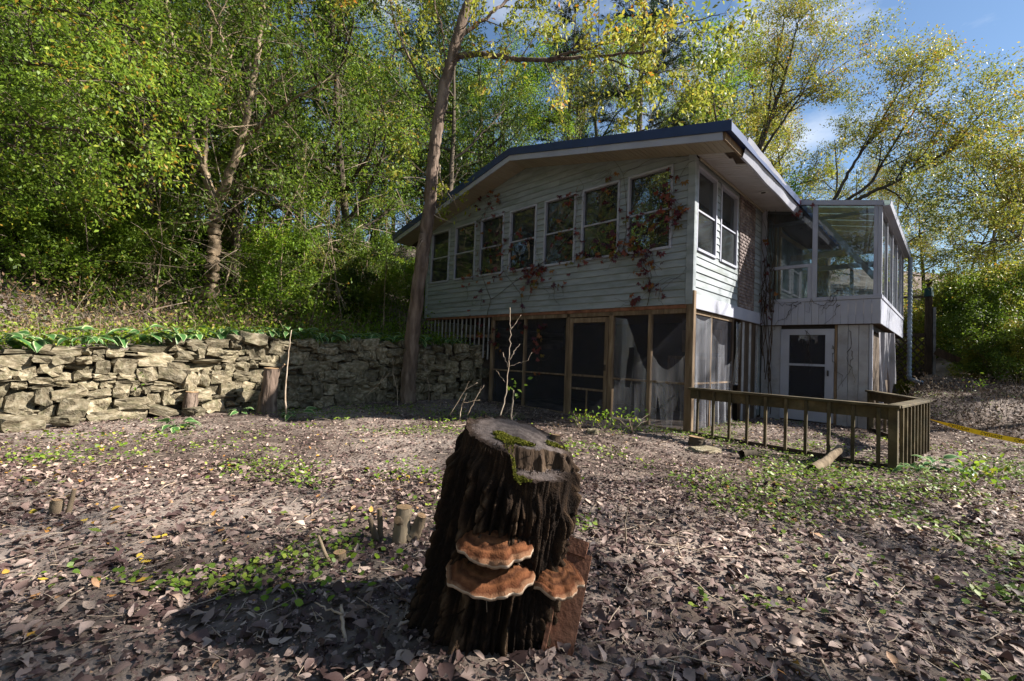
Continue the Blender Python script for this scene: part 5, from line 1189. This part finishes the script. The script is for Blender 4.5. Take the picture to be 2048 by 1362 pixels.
for _ in range(420):
    xp = rgb2.uniform(-60, 830); d = rgb2.uniform(8.8, 13.5); yp = rgb2.uniform(-20, 610) if xp < 700 else rgb2.uniform(0, 560)
    p = px(xp, yp, d); x_h, y_h = w2h(p[0], p[1])
    if x_h > wall_x(y_h) - .8 or p[2] < gz(p[0], p[1]): continue
    l = rgb2.uniform(.4, 1.9); dr0 = nrm(rgb2.normal(0, 1, 3) * [1, 1, .6] + [.2, 0, .15]); b = rgb2.normal(0, .12, 3) + [0, 0, -.12]
    pts = [p + dr0 * l * t + b * l * t * t for t in np.linspace(0, 1, 7)]; r0 = rgb2.uniform(.004, .011); tube(mb, pts, np.linspace(r0, .002, 7), 4)
    for __ in range(rgb2.integers(1, 4)):
        k = rgb2.integers(1, 5); d2 = nrm(dr0 + rgb2.normal(0, .6, 3)); tube(mb, [pts[k], pts[k] + d2 * l * .2, pts[k] + d2 * l * .38 + [0, 0, -.03]], [r0 * .5, r0 * .35, .0015], 3)
o = ob('bare_branches', mb.mesh('bare_branches'), M['twig']); o['kind'] = 'stuff'; tag(o, 'tangle of thin bare branches catching the sun in the wood', 'branches')
# ------------------------------------------------------------------ hostas
rgH = np.random.default_rng(55)
def hosta_leaf(seed):
    """broad ribbed blade on a stalk, pale margin"""
    r_ = np.random.default_rng(seed); n = 7; v = []; t = []
    for i in range(n + 1):
        s = i / n; wv = .30 * math.sin(math.pi * min(1, s * 1.0) ** .75) * (1 - .15 * s); z = .28 * s - .55 * s * s + r_.normal(0, .004)
        for k, u in enumerate((-1, -.5, 0, .5, 1)): v.append((u * wv, s, z + .10 * abs(u) * wv * 2 + (.02 * math.sin(s * 9 + seed) if abs(u) == 1 else 0))); t.append(1.0 if abs(u) == 1 else r_.uniform(.1, .4))
    q = [(i * 5 + k, i * 5 + k + 1, i * 5 + k + 6, i * 5 + k + 5) for i in range(n) for k in range(4)]
    b = len(v); v += [(-.012, -.75, -.55), (.012, -.75, -.55), (.012, .02, .0), (-.012, .02, .0)]; t += [.3] * 4; q.append((b, b + 1, b + 2, b + 3))
    me = mk('leaf', v, q, True, t); me.materials.append(M['lf_hosta']); return me
HL = [hosta_leaf(i) for i in range(4)]
def hosta(p, n, size, label, group=None, flop=.3):
    e = empty('hosta', p); tag(e, label, 'plant', group)
    for k in range(n):
        o = bpy.data.objects.new('leaf', HL[rgH.integers(4)]); COL.objects.link(o); o.parent = e
        az = rgH.uniform(0, 6.28); s = size * rgH.uniform(.7, 1.2); el = rgH.uniform(-.1, .7); r_ = s * rgH.uniform(.3, .8)
        o.location = (-math.sin(az) * r_, math.cos(az) * r_, s * (.35 + .5 * el)); o.rotation_euler = (el - flop, rgH.normal(0, .25), az); o.scale = (s, s, s)
HG = 'hostas along the top of the stone wall'
for i, y in enumerate(np.arange(-9.3, -.4, .30)):
    dx = rgH.uniform(.12, .6); p = h2w(wall_x(y) - dx, y + rgH.uniform(-.12, .12)); p[2] = max(gz(p[0], p[1]), float(wall_top(y)) - .02) + .05
    hosta(p, 11, rgH.uniform(.20, .28), 'pale edged hosta clump, %s from the left along the wall top' % nth(i), HG, .45)
for xp, yp, dep, n, s, lab in ((352, 868, 6.1, 13, .22, 'floppy pale edged hosta in front of the knee high trunk'), (590, 835, 7.4, 9, .18, 'dark hosta clump beside the chest high sawn trunk'), (480, 828, 7.6, 7, .15, 'small hosta at the foot of the wall left of the sawn trunk'),
                               (1870, 930, 5.6, 12, .17, 'broad leaved plant clump at the corner of the railing'), (1830, 960, 5.2, 9, .15, 'leafy low plant in front of the railing post'), (1930, 945, 5.4, 10, .16, 'leafy plant clump right of the railing')):
    hosta(foot(xp, yp, dep), n, s, lab)
# ------------------------------------------------------------------ creeper on the house front
def creeper_leaf(seed):
    r_ = np.random.default_rng(seed); mb = MB()
    for k, a in enumerate((-1.25, -.6, 0, .6, 1.25)):
        l = (.75, .95, 1.05, .95, .75)[k] * r_.uniform(.85, 1.1); d = np.array([[math.sin(a), 0, -math.cos(a)]]); 
        L0 = l; w_ = l * .42; s = np.array([math.cos(a), 0, math.sin(a)]); n_ = np.array([0, -1, 0]); p = d[0] * .08
        mb.add([p, p + d[0] * l * .5 + s * w_ * .5 + n_ * .10, p + d[0] * l + n_ * r_.uniform(-.25, .05), p + d[0] * l * .5 - s * w_ * .5 + n_ * .10], [(0, 1, 2, 3)])
    me = mb.mesh('leaf'); me.materials.append(M['lf_creeper']); return me
CL = [creeper_leaf(i) for i in range(5)]
rgV = np.random.default_rng(91)
def vine(name, label, stems, spots, size):
    """stems: polylines in house wall coordinates (x, out, z); spots: (x, z, spread x, spread z, count)"""
    e = empty(name, h2w(0, 0, 0), -YAW); tag(e, label, 'vine')
    mb = MB()
    for pl_, r0 in stems:
        P_ = np.array([(a, -o, z) for a, o, z in pl_]); t = np.linspace(0, 1, len(P_)); tt = np.linspace(0, 1, len(P_) * 6); S = np.stack([np.interp(tt, t, P_[:, k]) for k in range(3)], 1)
        S += np.cumsum(rgV.normal(0, .008, S.shape), 0) * np.array([1, .1, 1]); S[:, 1] = np.minimum(S[:, 1], -.045)
        tube(mb, S, r0 * (1 - .7 * tt), 4)
    for x, z, sx, sz_, n in spots:
        for _ in range(3):
            p_ = np.array([x + rgV.normal(0, sx), -.05, z + rgV.normal(0, sz_)]); S = [p_.copy()]; dv = rgV.normal(0, 1, 2); dv /= np.linalg.norm(dv)
            for __ in range(9):
                dv = dv + rgV.normal(0, .45, 2); dv /= np.linalg.norm(dv); p_ = p_ + np.array([dv[0], 0, dv[1]]) * rgV.uniform(.03, .08); p_[1] = -.045 - rgV.uniform(0, .02); S.append(p_.copy())
            tube(mb, S, np.linspace(.0045, .002, 10), 3)
    ob('stem', mb.mesh('stem'), M['bark2'], e)
    for x, z, sx, sz_, n in spots:
        for _ in range(int(n * 1.15)):
            o = bpy.data.objects.new('leaf', CL[rgV.integers(5)]); COL.objects.link(o); o.parent = e
            s = size * rgV.uniform(.6, 1.2); o.location = (x + rgV.normal(0, sx * 1.35), -rgV.uniform(.05, .14), z + rgV.normal(0, sz_ * 1.35)); o.scale = (s, s, s)
            o.rotation_euler = (rgV.normal(-.35, .35), rgV.normal(0, .6), rgV.normal(0, .5))
def wz(xp, yp):
    """house coordinates of a photo pixel on the window wall"""
    d = CF + CX * ((xp - 1024) / F_PX) - CU * ((yp - 681) / F_PX); d = np.array(d); O = np.array([0, 0, CAM_H]); t = ((HC - O) @ AY) / (d @ AY); p = O + d * t; return float((p - HC) @ AX), float(p[2])
def sp(xp, yp, sx, sy, n):
    x, z = wz(xp, yp); x2, z2 = wz(xp + sx, yp - sy); return (x, z, abs(x2 - x) * .7, max(.06, abs(z2 - wz(xp + sx, yp)[1]) * .7), n)
def stm(pts, r): return ([(wz(a, b)[0], .06, wz(a, b)[1]) for a, b in pts], r)
vine('creeper_vine', 'red leaved creeper hanging over the middle windows of the house front', [stm([(975, 640), (985, 600), (960, 540), (965, 440), (985, 410), (975, 385)], .010), stm([(985, 600), (1040, 560), (1100, 520), (1150, 470), (1165, 400)], .009), stm([(1050, 640), (1045, 590), (1010, 545), (1000, 520)], .008), stm([(1045, 590), (1080, 530), (1130, 510)], .007), stm([(1060, 600), (1075, 560), (1110, 480), (1120, 440)], .006)],
     [sp(975, 425, 22, 14, 16), sp(985, 405, 12, 12, 6), sp(995, 470, 18, 25, 16), sp(990, 545, 25, 12, 14), sp(1045, 545, 30, 14, 26), sp(1070, 570, 30, 14, 18), sp(1050, 475, 22, 12, 14), sp(1085, 540, 20, 12, 12), sp(1140, 470, 22, 18, 20), sp(1165, 510, 18, 14, 14), sp(1155, 400, 14, 10, 8), sp(1120, 575, 14, 8, 4), sp(960, 600, 14, 12, 5), sp(945, 565, 12, 8, 5), sp(1000, 500, 20, 20, 10)], .092)
vine('creeper_vine', 'deep red creeper trailing from the window nearest the house corner', [stm([(1298, 612), (1303, 580), (1300, 540), (1290, 505), (1240, 505), (1180, 515)], .008), stm([(1250, 500), (1255, 430), (1250, 350), (1230, 320)], .007), stm([(1290, 505), (1345, 480), (1355, 430), (1340, 360)], .006), stm([(1250, 350), (1300, 322), (1370, 313)], .005)],
     [sp(1345, 375, 16, 14, 14), sp(1350, 420, 14, 20, 18), sp(1335, 445, 22, 14, 16), sp(1290, 445, 25, 12, 10), sp(1230, 460, 20, 30, 18), sp(1240, 500, 22, 10, 14), sp(1215, 515, 14, 8, 8), sp(1290, 510, 18, 8, 12), sp(1300, 540, 16, 14, 18), sp(1300, 570, 12, 8, 8), sp(1322, 578, 6, 8, 5), sp(1273, 603, 8, 5, 5), sp(1224, 350, 6, 4, 3), sp(1220, 400, 14, 20, 8), sp(1265, 480, 22, 16, 12)], .092)
vine('creeper_vine', 'sparse red creeper hanging down the porch screens left of the screen door', [stm([(975, 640), (980, 680), (1000, 700)], .008), stm([(1075, 640), (1078, 690), (1080, 750)], .005)],
     [sp(1000, 672, 8, 6, 5), sp(1005, 690, 10, 6, 6), sp(1078, 672, 6, 8, 4), sp(1080, 700, 5, 10, 6), sp(1080, 752, 4, 4, 2), sp(1050, 655, 14, 6, 7), sp(1090, 652, 8, 4, 4), sp(960, 660, 12, 12, 8)], .092)
# bare stems at the chimney and sunroom corner
bv = empty('bare_vine', h2w(0, 0, 0), -YAW); tag(bv, 'bare brown vine stems climbing the corner between brickwork and sunroom', 'vine')
mb = MB(); rgb = np.random.default_rng(33)
for k in range(16):
    x0 = rgb.uniform(.06, .30); y0 = 3.78; z = rgb.uniform(.0, 1.5) if k < 8 else 2.4; pts = []
    x, z1 = x0, rgb.uniform(3.6, 5.0)
    for s in np.linspace(0, 1, 22): x += rgb.normal(0, .022); pts.append((max(.05, x), y0 - .02 - .03 * rgb.random() - (.06 if k % 3 else .0), z + (z1 - z) * s))
    tube(mb, pts, np.linspace(.010, .004, 22), 4)
for k in range(9):
    x = rgb.uniform(.2, 1.9); z = rgb.uniform(2.5, 2.9); pts = [(x, SY - .05, z)]
    for s in range(14): x += rgb.normal(-.03, .04); z += rgb.normal(-.03, .05); pts.append((x, SY - .045, z))
    tube(mb, pts, np.linspace(.006, .002, 15), 4)
for k in range(6):
    x = rgb.uniform(.3, 1.95); z = rgb.uniform(1.4, 2.1); pts = [(x, BY - .03, z)]
    for s in range(14): x += rgb.normal(.0, .04); z += rgb.normal(-.07, .05); pts.append((x, BY - .03, z))
    tube(mb, pts, np.linspace(.006, .002, 15), 4)
ob('stem', mb.mesh('stem'), M['darkwood'], bv)
for k in range(26):
    o = bpy.data.objects.new('leaf', CL[rgV.integers(5)]); COL.objects.link(o); o.parent = bv; s = .10 * rgV.uniform(.5, 1.1); c = k % 3
    o.location = ((.12, .75, .2)[c] + rgV.normal(0, .12), SY - .12, (3.4, 4.75, 2.6)[c] + rgV.normal(0, (.5, .12, .3)[c])); o.scale = (s, s, s); o.rotation_euler = (rgV.normal(-.3, .3), rgV.normal(0, .6), rgV.normal(0, .6))

# ------------------------------------------------------------------ saplings and weeds in the yard
def sapling(name, paths, leaf_at, label, bark='twig', mat='lf_lime', size=.06):
    base = np.array(px(*paths[0][0][0])); e = empty(name, base); tag(e, label, 'sapling'); mb = MB()
    for wp, r0, r1 in paths:
        P_ = np.array([px(*w_) for w_ in wp]) - base; t = np.linspace(0, 1, len(P_)); tt = np.linspace(0, 1, len(P_) * 4); S = np.stack([np.interp(tt, t, P_[:, k]) for k in range(3)], 1); S[1:-1] += rgV.normal(0, .003, (len(S) - 2, 3))
        tube(mb, S, r0 + (r1 - r0) * tt, 5)
    ob('stem', mb.mesh('stem'), M[bark], e)
    if leaf_at:
        ml = MB()
        for x, y, d, n in leaf_at: c = px(x, y, d) - base; leaves(ml, rgV, c + rgV.normal(0, .025, (n, 3)), rgV.normal(0, 1, (n, 3)), size, .6, .6, .1, 7)
        ob('leaves', ml.mesh('leaves'), M[mat], e)
d = 2.9
sapling('bare_sapling', [([(1000, 838, d), (1012, 790, d), (1017, 735, d), (1020, 690, d), (1021, 650, d), (1020, 615, d)], .0045, .002), ([(1018, 735, d), (1008, 715, d), (1006, 705, d)], .003, .002), ([(1019, 720, d), (1030, 700, d), (1040, 688, d)], .004, .002), ([(1020, 660, d), (1032, 645, d), (1042, 630, d)], .003, .001), ([(1018, 733, d), (1040, 725, d), (1055, 722, d), (1064, 705, d)], .002, .001), ([(1010, 765, d), (1000, 750, d), (992, 740, d)], .002, .001)], [], 'bare pale sapling standing right behind the big stump')
sapling('leafy_sprout', [([(1023, 842, 2.7), (1025, 810, 2.7), (1027, 780, 2.7)], .006, .004), ([(1026, 812, 2.7), (1012, 825, 2.7), (1008, 830, 2.7)], .002, .001), ([(1025, 835, 2.7), (1034, 825, 2.7)], .002, .001)], [(1024, 772, 2.7, 5), (1036, 768, 2.7, 4), (1030, 782, 2.7, 3)], 'short sprout with bright green leaves at the back of the stump', size=.035)
sapling('bare_sapling', [([(573, 828, 7.3), (570, 790, 7.3), (573, 750, 7.3), (578, 700, 7.3), (583, 660, 7.3)], .016, .006)], [], 'thin pale sapling beside the chest high sawn trunk')
for i, (a, b, lab) in enumerate((((1245, 1135), (1258, 1000), 'single upright dry stalk right of the big stump'), ((795, 815), (786, 715), 'thin dry stalk in front of the leaning tree base'), ((858, 805), (850, 700), 'dry stalk against the shaded wall right of the leaning tree'), ((880, 815), (884, 720), 'leafless stalk in the shade near the porch corner'))):
    dep = 2.9 if i == 0 else 9.4
    sapling('dry_stalk', [([(a[0], a[1], dep), ((a[0] * 2 + b[0]) / 3 + 3, (a[1] * 2 + b[1]) / 3, dep), ((a[0] + 2 * b[0]) / 3 - 3, (a[1] + 2 * b[1]) / 3, dep), (b[0], b[1], dep)], .007, .003)], [], lab)
for i, (x0, y0, x1, y1, x2, y2, dep, lab) in enumerate(((935, 830, 955, 790, 968, 770, 5, 'arching dry weed stem behind the stump on the left'), (920, 835, 925, 805, 960, 800, 5, 'bent straw coloured weed stem left of the bare sapling'), (900, 830, 930, 780, 955, 765, 7, 'long arching stem by the porch end'), (735, 790, 760, 765, 780, 745, 8.5, 'slanting dry stem on the shaded wall'))):
    sapling('dry_weed', [([(x0, y0, dep), (x1, y1, dep), (x2, y2, dep)], .006, .002), ([(x1, y1, dep), (x1 + 8, y1 - 18, dep)], .003, .001)], [], lab)
for i, (x, y, dep, n, lab) in enumerate(((1210, 852, 7.0, 60, 'small green weed under the porch screens'), (1160, 848, 7.4, 40, 'pale green weed before the screen door'), (1265, 850, 6.9, 40, 'green weed at the foot of the torn plastic'), (255, 770, 7.0, 60, 'green sprig growing from the stone wall face'), (1965, 975, 4.6, 90, 'low green weeds in the sun at the right edge'), (430, 615, 9.6, 120, 'bright leafy sucker at the foot of the forked tree'), (600, 600, 10.6, 200, 'yellow green sedge tuft on the terrace'), (1960, 775, 9.0, 26, 'lone sunlit leafy sprig on the dark bank'))):
    b = px(x, y, dep); e = empty('weed', b); tag(e, lab, 'weed'); ml = MB(); n_ = n
    pos = rgV.normal(0, 1, (n_, 3)) * [.12, .10, .08] + [0, 0, .12]
    leaves(ml, rgV, pos, rgV.normal(0, 1, (n_, 3)) + [0, 0, .3], .06, .55, .7, .1, 7); ob('leaves', ml.mesh('leaves'), M['lf_lime'], e)
    ms = MB()
    for k in range(6): tube(ms, [(0, 0, -.1), pos[k] * .6, pos[k]], [.004, .003, .002], 4)
    ob('stem', ms.mesh('stem'), M['twig'], e)

# ------------------------------------------------------------------ fallen leaves, ground cover, sticks
rgL = np.random.default_rng(123)
def yard(n, y0, y1, power=1.0):
    Y = y0 + (y1 - y0) * rgL.random(n) ** power; X = rgL.uniform(-1.30, 1.30, n) * (Y + .6); return X, Y
def in_yard(X, Y):
    x, y = w2h(X, Y); w_ = np.where(y < .15, wall_x(y) + .12, -5.2); inside = x > w_
    porch = (x < .0) & (y > .02); base = (y > 3.9) & (x < 2.1) & (x > -.2); stump = ((X - SB[0] - .03) ** 2 + (Y - SB[1] + .05) ** 2) < .30 ** 2
    return inside & ~porch & ~base & ~stump
def litter(name, label, n, y0, y1, smin, smax, power, lod):
    X, Y = yard(n, y0, y1, power); k = in_yard(X, Y); X, Y = X[k], Y[k]; n = len(X)
    # leaves gather in drifts and leave bare earth between, mostly on the left
    dens = vnoise(X * 1.3 + 5, Y * 1.3) * .7 + .3 * vnoise(X * 3.1, Y * 3.1 + 8); keep = rgL.random(n) < np.clip(.22 + 1.0 * dens + .4 * sstep(-3.5, 1.0, X + .0 * Y), .12, 1); X, Y = X[keep], Y[keep]; n = len(X)
    Z = ground_z(X, Y) + rgL.uniform(.002, .022, n)
    az = rgL.uniform(0, 6.28, n); ax = np.stack([np.cos(az), np.sin(az), rgL.normal(.05, .28, n)], 1)
    mb = MB(); tn = np.clip(rgL.beta(1.0, 1.5, n) + .25 * (vnoise(X * .8, Y * .8 + 30) - .5), 0, 1); sz_ = smin + (smax - smin) * rgL.random(n) ** 2.3
    if lod == 18: lobed_leaves(mb, rgL, np.stack([X, Y, Z], 1), ax, sz_, tn)
    else: leaves(mb, rgL, np.stack([X, Y, Z], 1), ax, sz_, rgL.uniform(.35, .8, n)[:, None], 1.6, rgL.uniform(-.10, .18, n)[:, None], lod, tn, rgL.uniform(-.2, .3, n)[:, None])
    o = ob(name, mb.mesh(name, lod == 18), M['litter']); o['kind'] = 'stuff'; tag(o, label, 'leaf litter')
litter('near_leaf_litter', 'large curled brown fallen leaves around the big stump', 34000, 1.0, 4.6, .018, .085, .8, 18)
litter('yard_leaf_litter', 'brown fallen leaves strewn over the yard in front of the house', 90000, 3.8, 13, .022, .062, 1.0, 7)
litter('leaf_fragments', 'fine crumbled leaf fragments matted between the larger leaves', 60000, 1.0, 5.5, .008, .028, .8, 4)
def patches(name, label, n, y0, y1, thr, size, mat, seed):
    r_ = np.random.default_rng(seed); Y = r_.uniform(y0, y1, n); X = r_.uniform(-1.25, 1.3, n) * (Y + .5); m = fbm(X * .9 + seed, Y * .9, 3) + .05 * sstep(1, 5, X) * sstep(3, 6, Y); k = in_yard(X, Y) & (m + r_.normal(0, .05, n) > thr); X, Y = X[k], Y[k]; n = len(X)
    mb = MB(); az = r_.uniform(0, 6.28, n); leaves(mb, r_, np.stack([X, Y, ground_z(X, Y) + r_.uniform(.015, .055, n)], 1), np.stack([np.cos(az), np.sin(az), r_.normal(.15, .3, n)], 1), size * r_.uniform(.6, 1.3, n), .85, 1.4, .06, 7)
    o = ob(name, mb.mesh(name), M[mat]); o['kind'] = 'stuff'; tag(o, label, 'ground cover')
patches('ground_cover', 'patches of small round green leaves creeping over the yard', 70000, 2.2, 11, .135, .034, 'lf_ground', 3)
patches('clover_cover', 'scattered bright clover between the fallen leaves', 20000, 1.4, 8, .185, .04, 'lf_lime', 17)
mb = MB(); X, Y = yard(1500, 1.3, 9.5, 1.3); k = in_yard(X, Y); X, Y = X[k], Y[k]
for x, y in zip(X, Y):
    l = rgL.uniform(.04, .22); a = rgL.uniform(0, 6.28); z = gz(x, y) + .02; c_, s_ = math.cos(a) * l, math.sin(a) * l
    tube(mb, [(x, y, z), (x + c_ * .5 + rgL.normal(0, .01), y + s_ * .5, z + rgL.uniform(0, .02)), (x + c_, y + s_, z + rgL.uniform(-.01, .04))], [.0028, .0024, .0016], 3)
o = ob('twig_litter', mb.mesh('twig_litter'), M['twig']); o['kind'] = 'stuff'; tag(o, 'fine broken twigs mixed into the fallen leaves', 'twigs')
STK = 'dry sticks lying in the leaf litter'
mst = []
for k in range(5):
    mb = MB(); pts = [(-.5 + .2 * i, rgL.normal(0, .03), rgL.normal(0, .012)) for i in range(6)]; tube(mb, pts, np.linspace(.010, .005, 6), 5)
    if k % 2: tube(mb, [pts[3], (pts[3][0] + .12, pts[3][1] + .10, .01), (pts[3][0] + .22, pts[3][1] + .16, .02)], [.006, .004, .003], 4)
    mst.append(mb.mesh('stick', True)); mst[-1].materials.append(M['twig'])
def stick(p, rz, l, label, group=None, tilt=0.0):
    o = bpy.data.objects.new('stick', mst[rgL.integers(5)]); COL.objects.link(o); o.location = p; o.rotation_euler = (0, tilt, rz); o.scale = (l, l, l); tag(o, label, 'stick', group)
for i in range(46):
    Y = 1.5 + 6.0 * rgL.random() ** 1.5; X = rgL.uniform(-1.1, 1.2) * Y
    if not in_yard(np.array([X]), np.array([Y]))[0] or abs(X) < .5 and Y < 2.4: continue
    stick((X, Y, gz(X, Y) + .02), rgL.uniform(0, 6.28), rgL.uniform(.15, .7), 'thin dry stick lying among the fallen leaves', STK, rgL.normal(0, .06))
sapling('broken_stick', [([(700, 1380, 1.72), (692, 1290, 1.8), (684, 1235, 1.86), (683, 1210, 1.9)], .009, .007), ([(684, 1228, 1.86), (655, 1218, 1.9), (630, 1205, 1.95)], .005, .003)], [], 'pale forked stick standing up at the bottom left of the stump')
